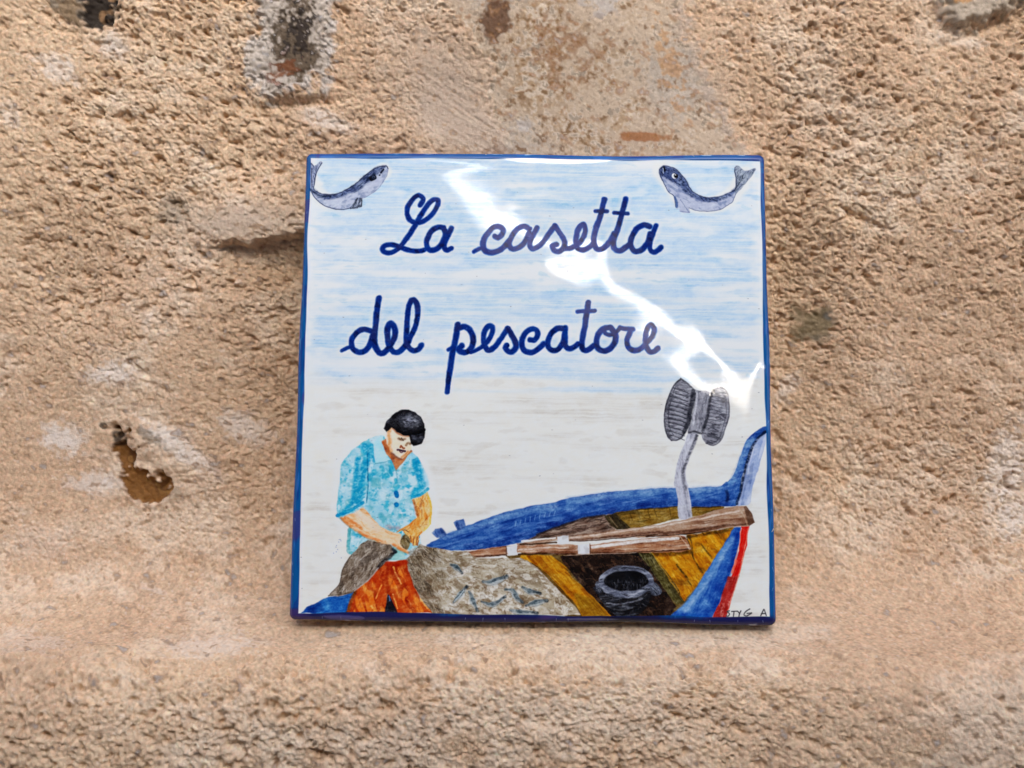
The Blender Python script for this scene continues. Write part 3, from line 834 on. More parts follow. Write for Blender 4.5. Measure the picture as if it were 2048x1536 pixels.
stroke(KK((120, 300), (400, 560), (620, 790), (820, 1000)), 1.4, (24, 16, 12), 0.7, dry=0.3)
s = poly(HH((150, 1150), (745, 1100), (690, 880), (1375, 768), (1300, 950), (1180, 1150), (1050, 1330), (900, 1540)) + MQ((800, 720), (650, 930), (535, 1045), (450, 850), (300, 620), (130, 420), (0, 290)), (200, 138, 24), 0.97, smooth=False, shades=[((160, 98, 12), nz(10, 2.4, 50, 36), 0.2, 1.3, 0.8), ((228, 176, 56), nz(7, 2, 50, 37), 0.9, 1.7, 0.7), ((120, 84, 20), nz(8, 6, 0, 38), 1.0, 1.9, 0.7)])
hatch(s, 200, 55, 14, 12, 0.9, [(150, 92, 10), (226, 172, 50), (176, 116, 18), (120, 82, 20), (206, 150, 40)], 0.6)
stroke(HH((700, 900), (1000, 850), (1370, 790)), 3.5, (66, 46, 16), 0.75, soft=2.5, dry=0.35)
stroke(HH((170, 1160), (450, 1150), (745, 1120)), 4.0, (78, 56, 20), 0.7, soft=2.5, dry=0.35)
for q in (HH((730, 920), (760, 1080), (770, 1190), (850, 1330), (920, 1430)), HH((890, 1010), (980, 1120), (1060, 1220)), HH((540, 1310), (620, 1420), (700, 1520)), MQ((420, 470), (520, 610), (650, 800)), HH((250, 1280), (360, 1420), (450, 1530))):
    stroke(q, 1.6, (76, 58, 22), 0.75, soft=1.0, dry=0.35)
s = poly(KK((1335, 215), (1565, 212), (1720, 430), (1900, 670)) + MQ((100, 450), (300, 700), (450, 930), (545, 1050), (420, 1095), (300, 950), (150, 740), (0, 530)) + KK((1600, 560),), (92, 84, 44), 0.97, smooth=False, shades=[((52, 46, 22), nz(14, 2, 55, 39), 0.2, 1.2, 0.8), ((146, 138, 92), nz(12, 1.3, 55, 40), 0.9, 1.7, 0.7)])
hatch(s, 70, 56, 6, 20, 0.8, [(46, 40, 20), (130, 122, 80), (84, 74, 36)], 0.6)
stroke(KK((1565, 220), (1720, 440), (1900, 690)) + MQ((300, 690), (450, 900)), 1.1, (196, 150, 40), 0.7, dry=0.3)

# blue bow with its red band
s = poly(HH((1385, 765), (1485, 768), (1455, 1000), (1405, 1200)) + MQ((1400, 200), (1300, 520), (1180, 820), (1080, 1090), (970, 1320), (310, 1320), (340, 1250), (500, 1130), (650, 950), (850, 650), (1000, 400), (1150, 170), (1260, -10)), (52, 106, 176), 0.98, smooth=False, shades=[((30, 84, 158), nz(20, 4, 120, 41), 0.0, 1.2, 0.7)])
hatch(s, 120, 120, 7, 34, 1.6, [(120, 158, 208), (40, 96, 170), (24, 76, 152), (86, 134, 196)], 0.45, 0.05)
stroke(MQ((1300, 60), (1180, 260), (1050, 480), (880, 760), (700, 1000), (560, 1180)), 5.0, (150, 178, 216), 0.75, soft=4, dry=0.25)
stroke(MQ((1200, 150), (1000, 460), (850, 690), (650, 970), (450, 1200)), 3.2, (110, 152, 206), 0.7, soft=3, dry=0.2)
stroke(HH((1440, 800), (1420, 950), (1370, 1150)) + MQ((1340, 300), (1230, 620), (1120, 900), (1010, 1180)), 4.5, (20, 66, 146), 0.75, soft=3)
stroke(MQ((400, 1290), (620, 1270), (900, 1280)), 3.4, (24, 90, 172), 0.7, soft=2)
s = poly(HH((1480, 755), (1605, 755), (1575, 950), (1500, 1250)) + MQ((1480, 300), (1400, 650), (1320, 900), (1225, 1200), (1190, 1320), (970, 1325), (1080, 1100), (1200, 810), (1310, 560), (1395, 250)), (206, 26, 18), 0.98, smooth=False)
poly(MQ((1230, 650), (1410, 640), (1320, 900), (1225, 1200), (1190, 1320), (970, 1325), (1080, 1100), (1190, 800)), (150, 50, 46), 0.9, soft=1.2, smooth=False)
hatch(s, 60, 108, 6, 26, 0.9, [(222, 84, 66), (180, 24, 20), (196, 60, 52)], 0.5, 0.03)
stroke(HH((1590, 770), (1560, 950), (1490, 1250)) + MQ((1470, 350), (1390, 680), (1310, 930), (1215, 1210)), 0.9, (236, 150, 130), 0.8)
stroke(HH((1480, 780), (1455, 1000), (1400, 1210)) + MQ((1300, 560),), 1.0, (232, 170, 150), 0.75)
stroke(MQ((1360, 400), (1300, 580)), 2.4, (240, 130, 108), 0.8)
hatch((s[0], s[1] * 1.0), 14, 100, 20, 8, 0.8, [(236, 190, 178)], 0.6, where=(yy_ > 905).astype(np.float32))

# oars with their white collars
upper = HH((0, 772), (300, 715), (600, 660), (1000, 580), (1300, 510), (1550, 452), (1620, 550), (1690, 700), (1600, 752), (1400, 762), (1050, 805), (700, 862), (300, 895), (0, 925)) + GG((1400, 692), (720, 742), (560, 745)) + BB((1500, 570), (1260, 600), (1240, 565), (1480, 520)) + GG((530, 700), (720, 682), (1400, 582))
poly(HH((780, 612), (1150, 510), (1430, 450), (1560, 455), (1300, 540), (1000, 600), (800, 640)), (168, 140, 122), 0.95, smooth=False)
s = poly(upper, (168, 136, 116), 0.97, smooth=False, shades=[((120, 86, 66), nz(22, 1.4, -7, 42), 0.3, 1.4, 0.75)])
hatch(s, 150, -7, 3, 34, 0.8, [(110, 76, 56), (196, 170, 152), (142, 106, 84), (214, 196, 182)], 0.55, 0.02)
stroke(GG((720, 705), (1400, 612), (2048, 530)) + HH((300, 755), (700, 672), (1200, 575), (1450, 520)), 1.7, (226, 208, 196), 0.8, soft=1.2, dry=0.3)
stroke(GG((740, 735), (1400, 678), (2048, 615)) + HH((300, 860), (700, 815), (1200, 745), (1600, 720)), 2.2, (84, 52, 36), 0.75, soft=1.5, dry=0.3)
stroke(GG((720, 750), (1300, 718), (2000, 650)) + HH((100, 905), (600, 868), (1000, 815)), 1.0, (58, 34, 22), 0.8)
poly(HH((1520, 470), (1560, 455), (1630, 560), (1692, 700), (1600, 752), (1560, 620)), (104, 76, 60), 0.9, smooth=False)
stroke(HH((1450, 480), (1530, 620), (1570, 740)), 1.2, (196, 172, 152), 0.6, dry=0.3)
stroke(BB((1300, 530), (1500, 505), (1740, 488)), 1.6, (232, 226, 222), 0.95)
stroke(BB((1280, 570), (1500, 560), (1750, 548)), 1.7, (66, 42, 28), 0.9)
lower = BB((600, 660), (850, 618), (1100, 588), (1300, 590)) + GG((350, 800), (830, 800), (1100, 790), (1600, 740), (2048, 690)) + HH((300, 905), (560, 880), (660, 900), (745, 1090), (600, 1125), (0, 1135)) + GG((1700, 905), (1030, 945), (600, 950), (0, 905)) + BB((1100, 705), (680, 735))
s = poly(lower, (172, 128, 102), 0.97, smooth=False, shades=[((110, 66, 40), nz(20, 1.4, -3, 43), 0.2, 1.3, 0.75), ((216, 192, 174), nz(18, 1.3, -3, 44), 0.9, 1.7, 0.7)])
hatch(s, 150, -3, 4, 30, 0.8, [(106, 62, 38), (202, 166, 142), (140, 92, 66), (80, 46, 30)], 0.55, 0.02)
stroke(GG((1060, 835), (1300, 810), (1700, 760), (2048, 725)) + HH((300, 945), (560, 925)), 3.0, (230, 226, 226), 0.92, soft=1.2, dry=0.15)
stroke(BB((1260, 640), (1500, 618), (1900, 610)), 1.6, (224, 208, 198), 0.8, dry=0.3)
stroke(BB((680, 730), (900, 712), (1100, 700)), 1.7, (74, 42, 28), 0.85, dry=0.2)
stroke(BB((1260, 690), (1600, 690), (2000, 690)), 1.5, (60, 34, 22), 0.85, dry=0.2)
stroke(GG((1040, 925), (1500, 915), (2048, 890)) + HH((400, 1110), (720, 1090)), 1.4, (80, 48, 34), 0.8, dry=0.2)
stroke(GG((640, 960), (1100, 940), (1700, 915)), 0.6, (206, 190, 180), 0.7)
stroke(HH((590, 900), (650, 980), (720, 1090)), 1.2, (206, 184, 166), 0.7)
for q in (GG((552, 685), (712, 668), (712, 790), (560, 795)), GG((838, 795), (1018, 782), (1022, 940), (850, 942)), BB((1112, 592), (1240, 582), (1250, 700), (1125, 718))):
    k_ = poly(q, (216, 216, 220), 1.0, smooth=False, shades=[((186, 184, 188), nz(3, 3, 0, 45), 0.4, 1.5, 0.6)])
stroke(BB((1105, 590), (1112, 715)), 0.8, (50, 32, 24), 0.8)
stroke(GG((1025, 785), (1030, 935)), 0.8, (90, 64, 52), 0.7)

# iron pot
ctr_, rx_, ry_ = (1130, 712), 480, 275
ell = lambda cx, cy, rx, ry, n=28: KK(*[(cx + rx * math.cos(a), cy + ry * math.sin(a)) for a in np.linspace(0, 2 * math.pi, n, endpoint=False)])
s = poly(KK((620, 780), (680, 980), (800, 1160), (980, 1300), (1290, 1300), (1460, 1150), (1570, 960), (1620, 780)), (30, 30, 35), 0.98, shades=[((70, 72, 82), nz(9, 1.6, -8, 46), 0.6, 1.4, 0.8)])
hatch(s, 90, lambda x, y: 14 if x < 660 else -16, 10, 18, 0.8, [(110, 114, 128), (70, 72, 84), (14, 14, 18), (150, 152, 162), (20, 20, 26)], 0.6, 0.12)
stroke(KK((800, 1080), (1000, 1100), (1200, 1060), (1400, 1000)), 1.4, (150, 152, 164), 0.7, dry=0.3)
stroke(KK((930, 1190), (1080, 1195), (1250, 1150)), 1.2, (140, 142, 150), 0.6, dry=0.3)
hatch(poly(KK((640, 700), (600, 760), (600, 860), (680, 900), (720, 860)), (70, 74, 88), 0.9), 20, 70, 20, 9, 0.8, [(150, 156, 172), (24, 24, 30)], 0.8)
hatch(poly(KK((1560, 720), (1650, 740), (1740, 870), (1690, 940), (1580, 960), (1540, 880)), (84, 90, 106), 0.9), 26, 60, 25, 9, 0.8, [(160, 166, 182), (28, 30, 38)], 0.8)
s = poly(ell(1130, 710, 475, 280), (104, 108, 124), 0.98, shades=[((44, 46, 56), nz(9, 1.6, 10, 98), 0.2, 1.3, 0.85), ((168, 172, 186), nz(8, 1.4, -12, 99), 0.8, 1.6, 0.7)])
hatch(s, 170, lambda x, y: math.degrees(math.atan2(0.36 * (x - 672), -(y - 858) / 0.36 * 0.36 + 1e-6)) if False else (-20 if (x < 660) ^ (y > 860) else 20), 12, 16, 0.7, [(150, 154, 170), (84, 88, 104), (170, 174, 188), (60, 62, 76)], 0.6, 0.1)
s = poly(ell(1130, 695, 378, 176), (14, 14, 18), 0.98, soft=1.2)
hatch(s, 70, 88, 6, 10, 0.6, [(90, 92, 104), (50, 50, 60), (120, 122, 134)], 0.55, where=(yy_ > 864).astype(np.float32))
stroke(ell(1130, 712, 460, 265)[14:29], 0.7, (170, 174, 188), 0.4, dry=0.4)

# winch on its post
halo(CC((700, 300), (720, 800), (1000, 540), (1250, 360), (1200, 840)), 26, 0.6)
s = poly(CC((870, 820), (1002, 825), (950, 965), (882, 1130), (850, 1250), (842, 1360), (868, 1500)) + HH((700, 150), (742, 400), (765, 600), (730, 622), (560, 645), (562, 400), (535, 250), (500, 100)) + CC((700, 1500), (712, 1320), (740, 1150), (820, 950)), (190, 190, 204), 0.98)
hatch(s, 120, lambda x, y: 108 if y < 600 else 82, 6, 18, 0.8, [(150, 150, 164), (210, 210, 222), (120, 120, 132)], 0.55)
stroke(CC((985, 840), (930, 970), (860, 1140), (815, 1290), (820, 1420), (845, 1530)), 3.2, (84, 84, 92), 0.8, soft=2, dry=0.35, r1=2.2)
stroke(HH((620, 20), (650, 200), (690, 420), (715, 600)), 2.2, (120, 120, 134), 0.7, soft=2, dry=0.35)
hub = poly(CC((945, 255), (1000, 262), (1135, 275), (1150, 400), (1115, 600), (1050, 790), (1000, 825), (880, 800), (885, 740), (930, 600), (960, 400)), (150, 150, 160), 0.98, shades=[((110, 110, 120), nz(4, 2.4, 95, 47), 0.1, 1.3, 0.8)])
hatch(hub, 70, 96, 12, 14, 0.8, [(196, 196, 206), (90, 90, 100), (130, 130, 142)], 0.6)
stroke(CC((985, 300), (970, 480), (930, 700)), 2.0, (212, 212, 222), 0.7, dry=0.3)
disc_l = CC((780, 108), (870, 170), (938, 240), (962, 310), (932, 500), (885, 700), (825, 805), (740, 890), (655, 902), (602, 832), (570, 700), (568, 560), (600, 400), (650, 280), (712, 170))
disc_r = CC((1200, 258), (1290, 222), (1352, 262), (1392, 370), (1402, 540), (1362, 720), (1300, 880), (1200, 960), (1105, 942), (1050, 862), (1058, 780), (1125, 600), (1140, 400))
for pts, ax_, col_ in ((disc_l, ((800, 180), (640, 840)), (128, 128, 138)), (disc_r, ((1300, 290), (1180, 900)), (142, 142, 152))):
    s = poly(pts, col_, 0.98, shades=[((90, 90, 100), nz(4, 2, 10, 48), 0.1, 1.3, 0.7)])
    hatch(s, 110, 14, 12, 15, 0.8, [(60, 60, 70), (170, 170, 180), (100, 100, 112), (196, 196, 206)], 0.65)
for a in np.linspace(0, 1, 12):
    y_ = 230 + 600 * a
    stroke(CC((690 - 80 * math.sin(a * 2.6), y_), (790 - 60 * a, y_ + 28), (880 - 60 * a, y_ + 62)), 1.0, (54, 54, 64), 0.7, dry=0.2)
    stroke(CC((700 - 80 * math.sin(a * 2.6), y_ + 24), (850 - 80 * a, y_ + 62)), 1.2, (196, 196, 206), 0.45, dry=0.3)
for a in np.linspace(0, 1, 14):
    y_ = 330 + 560 * a
    stroke(CC((1170 - 90 * a, y_), (1290 - 70 * a, y_ + 22), (1345 - 110 * a, y_ + 30)), 0.9, (70, 70, 80), 0.6, dry=0.3)
stroke(disc_l[:4] + disc_l[3:9], 1.7, (58, 58, 68), 0.7, dry=0.2)
stroke(CC((655, 902), (602, 832), (572, 700), (572, 560), (602, 400), (652, 280), (714, 170), (780, 112)), 1.5, (70, 70, 80), 0.75)
stroke(CC((720, 210), (650, 400), (625, 560), (630, 700), (680, 830)), 0.9, (76, 76, 88), 0.7)
stroke(CC((935, 260), (905, 480), (870, 660), (820, 790)), 3.6, (36, 36, 46), 0.8, soft=2.0, dry=0.25)
stroke(CC((1200, 262), (1150, 400), (1120, 600), (1060, 790)), 2.8, (44, 44, 54), 0.8, soft=2.0, dry=0.25)
stroke(CC((1105, 942), (1200, 960), (1300, 880), (1362, 720), (1402, 540), (1392, 370), (1352, 262), (1290, 222)), 1.2, (84, 84, 94), 0.7)
stroke(CC((1120, 910), (1200, 925), (1280, 850), (1330, 700), (1365, 540), (1355, 380)), 0.8, (80, 80, 92), 0.65)
stroke(CC((880, 800), (960, 790), (1040, 820)), 2.0, (60, 60, 70), 0.8, dry=0.2)

# --- net spread over the gunwale
s = poly(NN((1540, 325), (1530, 240), (1570, 200), (1640, 170)) + BB((0, 562), (60, 590), (200, 620), (400, 642), (600, 652), (690, 732), (900, 742), (1290, 742), (1400, 790), (1500, 870), (1650, 1020), (1800, 1180), (1900, 1270), (1990, 1370), (2050, 1470), (120, 1470)) + NN((1880, 1000), (1800, 900), (1720, 800), (1640, 640), (1590, 480)), (182, 170, 152), 0.97, smooth=False, shades=[((140, 126, 108), nz(7, 4, 30, 49), 0.0, 1.3, 0.8), ((220, 214, 206), nz(6, 3, 0, 50), 0.7, 1.6, 0.8)])
NETF = full(s)
xg = sstep(330, 230, xx__ + 20 * nz(10, 10, 0, 51))
apply(ALL, NETF * xg, (112, 99, 82), 0.85)
apply(ALL, NETF * sstep(0.5, 1.4, nz(5, 2, 35, 84) + 0.4 * nz(1.5, 1.2, 0, 85)) * (1 - 0.7 * xg), (222, 216, 208), 0.75)
apply(ALL, NETF * sstep(0.5, 1.5, nz(4, 1.6, 20, 86) + 0.4 * nz(1.3, 1.1, 0, 87)), (128, 108, 88), 0.65)
hatch(s, 520, lambda x, y: 35 + 45 * math.sin(x * 0.05) if x > 330 else 52, 26, 13, 0.6, [(104, 88, 72), (140, 120, 100), (92, 74, 58), (220, 214, 206)], 0.55, 0.3)
hatch(s, 320, 52, 16, 17, 0.7, [(84, 72, 58), (176, 166, 150), (66, 56, 46), (196, 186, 172)], 0.6, 0.2, where=xg)
hatch(s, 160, -3, 8, 26, 0.7, [(160, 146, 128), (120, 104, 88), (228, 224, 218)], 0.5, 0.08, where=((yy_ < 845) & (xx__ > 300)).astype(np.float32))
def fish(q, r):
    p = spline(cp(q), 8)
    h = len(p) // 2
    stroke_c(p[:h + 1], r * 0.35 * SC, r * 1.25 * SC, (168, 174, 176), 0.85, soft=1.4)
    stroke_c(p[h:], r * 1.25 * SC, r * 0.45 * SC, (168, 174, 176), 0.85, soft=1.4)
    up = p - np.array([0, 0.35 * r * SC])
    stroke_c(up[:h + 1], r * 0.25 * SC, r * 0.75 * SC, (82, 98, 108), 0.8, soft=1.6, dry=0.35)
    stroke_c(up[h:], r * 0.75 * SC, r * 0.3 * SC, (74, 88, 98), 0.8, soft=1.6, dry=0.35)
    stroke_c(p[-3:], r * 0.4 * SC, r * 0.7 * SC, (48, 54, 62), 0.7, soft=1.4, dry=0.4)
    stroke_c(p[:3], r * 0.5 * SC, r * 0.3 * SC, (60, 68, 76), 0.6, soft=1.4, dry=0.4)
    dn = p + np.array([0.5, 0.95 * r * SC])
    stroke_c(dn[3:-3], 0.5 * SC, 0.5 * SC, (76, 70, 64), 0.6, soft=0.9, dry=0.5)


for q, r in ((BB((390, 825), (460, 860), (540, 930)), 3.6), (BB((810, 1050), (900, 1055), (1000, 1030), (1110, 980)), 4.6), (BB((430, 1310), (520, 1210), (600, 1115)), 3.8), (BB((630, 1180), (670, 1290), (730, 1420)), 3.8),
             (BB((790, 1300), (880, 1340), (980, 1320), (1090, 1240)), 3.6), (BB((1090, 1145), (1190, 1170), (1250, 1260), (1310, 1300)), 4.0), (BB((1310, 1120), (1400, 1170), (1540, 1200)), 3.8),
             (BB((1360, 1350), (1480, 1320), (1620, 1290)), 4.0), (BB((1150, 1410), (1280, 1440), (1500, 1445)), 3.8)):
    fish(q, r * 1.3)
stroke(BB((440, 1300), (520, 1205), (560, 1160)), 1.0, (190, 202, 210), 0.8)
stroke(BB((930, 1060), (1050, 1020)), 1.1, (196, 204, 208), 0.7)
stroke(BB((560, 1210), (480, 1320)), 2.4, (228, 224, 220), 0.5, soft=1.5)

# --- the fisherman
poly(NN((205, 1000), (270, 930), (400, 862), (560, 792), (690, 790), (862, 735), (900, 705), (800, 1000)), (22, 92, 168), 0.97, smooth=False, shades=[((56, 132, 198), nz(8, 5, -20, 52), 0.4, 1.5, 0.8), ((14, 62, 134), nz(9, 4, -20, 53), 0.6, 1.6, 0.7)])
shirt = P2((255, 510), (262, 400), (285, 250), (300, 60)) + P1((300, 1400), (312, 1200), (332, 1020), (400, 920), (500, 800), (620, 712), (760, 622), (880, 572), (1000, 568), (1060, 640), (1380, 860), (1460, 828), (1540, 900), (1600, 1000), (1650, 1130), (1692, 1250), (1712, 1330)) + P2((1712, 130), (1640, 222), (1450, 290), (1500, 520), (1560, 800), (1600, 1000), (1340, 1262), (1090, 1262), (480, 1170), (440, 1100), (445, 900), (470, 760), (330, 640), (270, 582))
halo(P1((500, 700), (330, 1000), (290, 1400)) + P2((260, 500), (420, 800)), 12, 0.8)
halo(P1((1500, 820), (1660, 1100), (1740, 1350)) + P2((1780, 500), (1700, 800)), 10, 0.8)
s = poly(shirt, (164, 208, 224), 0.97, soft=0.9, smooth=False, shades=[((116, 190, 212), nz(6, 4.5, 60, 54) + 0.5 * nz(1.8, 1.3, 0, 80), -0.6, 1.9, 0.75), ((44, 164, 200), nz(5, 4, 80, 55) + 0.6 * nz(1.8, 1.3, 0, 81), 0.2, 2.0, 0.8), ((98, 172, 186), nz(4, 3, 0, 56), 0.4, 2.0, 0.5), ((204, 224, 232), nz(6, 4, 80, 82) + 0.5 * nz(1.8, 1.3, 0, 89), 0.1, 1.8, 0.8)])
hatch(s, 170, 84, 12, 13, 0.8, [(92, 184, 210), (196, 222, 230), (60, 166, 200), (140, 200, 216)], 0.4)
SH = full(s)
for q, r in ((P1((720, 760), (740, 900), (690, 1100), (640, 1350)) + P2((640, 200), (600, 330)), 8), (P1((600, 920), (560, 1250)) + P2((520, 320), (360, 520)), 5), (P1((1500, 960), (1560, 1150), (1600, 1350)) + P2((1520, 160), (1480, 250)), 8), (P1((800, 720), (850, 950)), 4)):
    p_ = spline(cp(q), 7)
    stroke_c(p_, r * SC, r * SC * 0.8, (10, 144, 190), 0.85, soft=3.0, dry=0.35, clip=SH)
stroke(P2((265, 560), (330, 535), (500, 470), (680, 360)), 3.4, (12, 140, 188), 0.85, dry=0.2)
stroke(P2((1450, 275), (1600, 225), (1700, 140)), 3.4, (12, 140, 188), 0.8, dry=0.2)
stroke(P1((1700, 1340), (1660, 1180)), 3.0, (176, 214, 232), 0.6, soft=2)
stroke(P1((760, 800), (745, 1000), (760, 1250)) + P2((740, 350),), 1.4, (10, 110, 150), 0.7, dry=0.3)
poly(P1((840, 680), (900, 600), (1000, 575), (980, 650), (1050, 850), (1120, 940), (1000, 985), (870, 995), (850, 880)), (182, 220, 230), 0.92, smooth=False)
poly(P1((1380, 865), (1470, 830), (1530, 900), (1400, 960), (1300, 1010)), (172, 214, 228), 0.85, smooth=False)
stroke(P1((870, 1000), (1000, 990), (1120, 945)), 1.0, (90, 160, 180), 0.7, dry=0.3)
stroke(P1((1130, 950), (1200, 1110), (1220, 1300)), 0.9, (90, 150, 176), 0.7, dry=0.3)
for q, r in ((P1((960, 1060), (1000, 1110)), 3.5), (P1((1040, 1180), (1060, 1200)), 4.5), (P1((1100, 1120), (1130, 1180)), 3), (P1((1190, 1250), (1200, 1300)), 3), (P1((1010, 590), (1015, 610)), 1.5)):
    stroke(q, r, (20, 150, 186), 0.7, soft=1.5, dry=0.3)
for q, r in ((P1((1195, 1470), (1205, 1510)), 4.6), (P2((1192, 385), (1198, 400)), 4.4)):
    stroke(q, r, (6, 120, 176), 0.95)
stroke(P2((460, 780), (450, 950), (450, 1120), (500, 1150)), 3.4, (60, 150, 160), 0.7, dry=0.3)
hatch((s[0], s[1]), 50, 80, 30, 10, 1.4, [(70, 160, 166), (110, 184, 186)], 0.55, where=((yy_ > 755) & (yy_ < 880)).astype(np.float32))
stroke(P2((960, 560), (1010, 620)), 5.0, (70, 160, 182), 0.7, soft=3, dry=0.3)
stroke(P2((1060, 740), (1150, 760), (1230, 760)), 4.0, (170, 160, 172), 0.8, soft=2.5, dry=0.3)
poly(P2((1090, 1262), (1130, 1100), (1200, 1080), (1330, 1150), (1350, 1262)), (150, 200, 196), 0.9, smooth=False)

tro = NN((1290, 350), (1540, 322), (1592, 480), (1645, 640), (1722, 800), (1802, 900), (1880, 1000), (1450, 1000), (1400, 900), (1335, 765), (1312, 740), (1300, 870), (1268, 1000), (785, 1000), (830, 850), (892, 708), (962, 658), (1082, 556), (1190, 428))
poly(NN((1318, 730), (1460, 1000), (1262, 1000)), (24, 22, 30), 0.98, smooth=False)
stroke(NN((1335, 780), (1345, 840)), 1.2, (110, 140, 190), 0.8)
s = poly(tro, (190, 78, 22), 0.98, smooth=False, shades=[((150, 42, 10), nz(9, 3, 75, 57) + 0.4 * nz(2, 1.5, 0, 83), 0.0, 1.1, 0.85), ((230, 138, 48), nz(10, 2.6, 72, 58) + 0.012 * (yy_ - 870), 0.6, 1.5, 0.85)])
hatch(s, 120, lambda x, y: 112 if x < 215 else 66, 9, 15, 1.2, [(150, 40, 8), (218, 112, 34), (170, 58, 14), (236, 168, 84), (200, 92, 28)], 0.45)
stroke(NN((1310, 370), (1420, 375), (1540, 350)), 5.0, (160, 36, 8), 0.85, soft=2, dry=0.15)
stroke(NN((1320, 420), (1300, 560), (1320, 720)), 4.0, (146, 38, 8), 0.75, soft=3, dry=0.2)
for q in (NN((1390, 410), (1430, 520), (1480, 620)), NN((1380, 760), (1440, 940)), NN((1730, 820), (1840, 970)), NN((1100, 900), (1150, 960)), NN((1230, 640), (1160, 820))):
    stroke(q, 1.6, (244, 190, 110), 0.75, dry=0.35)
stroke(NN((900, 720), (850, 830), (800, 990)), 3.4, (104, 58, 18), 0.8, soft=2, dry=0.3)

s = poly(NN((1060, 58), (1180, 90), (1330, 112), (1425, 215), (1335, 290), (1272, 340), (1190, 430), (1080, 560), (960, 660), (850, 742), (680, 782), (555, 776), (640, 680), (708, 600), (738, 440), (790, 340), (880, 220), (970, 120)), (132, 119, 107), 0.98, smooth=False, shades=[((92, 80, 70), nz(6, 3, 115, 59), 0.0, 1.3, 0.8), ((184, 174, 164), nz(5, 2.4, 115, 60), 0.7, 1.6, 0.7)])
hatch(s, 260, lambda x, y: 118 if y > 800 else 150, 20, 14, 0.75, [(84, 72, 62), (176, 166, 156), (112, 98, 88), (204, 196, 188)], 0.65, 0.2)
stroke(NN((1410, 215), (1330, 290), (1270, 340), (1200, 420)), 3.4, (40, 36, 38), 0.85, soft=2, dry=0.15)
stroke(NN((1380, 190), (1415, 225)), 3.0, (50, 62, 74), 0.8, soft=1.5)
stroke(NN((1190, 430), (1080, 560), (960, 655), (890, 710)), 1.4, (196, 188, 184), 0.6, dry=0.3)
stroke(NN((560, 778), (640, 690), (708, 610), (738, 450), (790, 345), (880, 225)), 1.0, (96, 84, 76), 0.7, dry=0.2)
stroke(NN((560, 776), (690, 765), (850, 735)), 1.2, (90, 74, 64), 0.7, dry=0.2)

arm = P2((325, 592), (450, 542), (600, 492), (690, 428), (780, 530), (870, 652), (960, 742), (1080, 802), (1200, 842), (1280, 850), (1300, 1000), (1400, 1130), (1385, 1160), (1280, 1122), (1150, 1032), (1000, 1002), (850, 950), (720, 890), (560, 800), (430, 700))
s = poly(arm, (240, 204, 172), 0.98, smooth=False, shades=[((230, 168, 116), nz(10, 3, 30, 61), 0.4, 1.5, 0.7)])
hatch(s, 60, 30, 10, 18, 1.0, [(226, 160, 104), (246, 222, 200), (214, 130, 70)], 0.5)
for q, r in ((P2((335, 600), (430, 690), (560, 790), (720, 880), (850, 935), (1000, 985)), 3.0), (P2((1150, 1025), (1270, 1100), (1385, 1145)), 3.0), (P2((400, 590), (520, 680), (640, 760)), 3.2)):
    stroke(q, r, (214, 122, 62), 0.75, soft=2.0, dry=0.3)
stroke(P2((600, 530), (760, 640), (900, 780)), 6, (234, 208, 190), 0.8, soft=4)
arm2 = P2((1455, 312), (1560, 268), (1692, 196), (1722, 300), (1752, 420), (1752, 600), (1722, 715), (1640, 800), (1562, 880), (1555, 1040), (1480, 1045), (1420, 985), (1385, 900), (1300, 800), (1200, 832), (1260, 770), (1400, 700), (1530, 590), (1500, 450))
s = poly(arm2, (238, 186, 122), 0.98, smooth=False, shades=[((222, 138, 56), nz(6, 2.4, 60, 62), 0.3, 1.4, 0.8)])
hatch(s, 110, lambda x, y: 100 if y < 760 else 125, 18, 13, 0.9, [(206, 112, 36), (248, 220, 176), (226, 150, 66), (160, 84, 36)], 0.6)
stroke(P2((1690, 200), (1735, 330), (1752, 500), (1735, 690)), 1.6, (236, 174, 50), 0.9, dry=0.2)
stroke(P2((1735, 600), (1720, 715), (1640, 800)), 1.0, (232, 206, 90), 0.8)
stroke(P2((1475, 330), (1510, 470), (1545, 560)), 2.6, (156, 92, 52), 0.75, soft=1.6, dry=0.3)
stroke(P2((1600, 330), (1570, 440)), 3.0, (176, 112, 70), 0.7, soft=2, dry=0.3)
stroke(P2((1200, 825), (1290, 770), (1400, 720), (1500, 620)), 1.0, (210, 130, 50), 0.8)
for q in (P2((1480, 900), (1470, 1030)), P2((1530, 900), (1525, 1030)), P2((1425, 880), (1440, 980)), P2((1560, 960), (1540, 1040))):
    stroke(q, 0.9, (140, 74, 34), 0.85)
stroke(P2((1290, 790), (1350, 782), (1400, 810)), 0.9, (110, 70, 40), 0.8)
s = poly(P2((1350, 855), (1420, 920), (1415, 1020), (1370, 1095), (1300, 1060), (1265, 980), (1290, 900)), (150, 134, 104), 0.98, shades=[((98, 86, 62), nz(3, 2, 70, 63), 0.2, 1.3, 0.8)])
hatch(s, 26, 75, 20, 8, 0.7, [(84, 72, 52), (196, 188, 172)], 0.7)
hatch(poly(P2((1390, 1120), (1480, 1080), (1600, 1050), (1620, 1130), (1500, 1200), (1420, 1200)), (150, 140, 126), 0.5, soft=3), 40, 30, 40, 9, 0.8, [(206, 202, 198), (100, 90, 80)], 0.7)

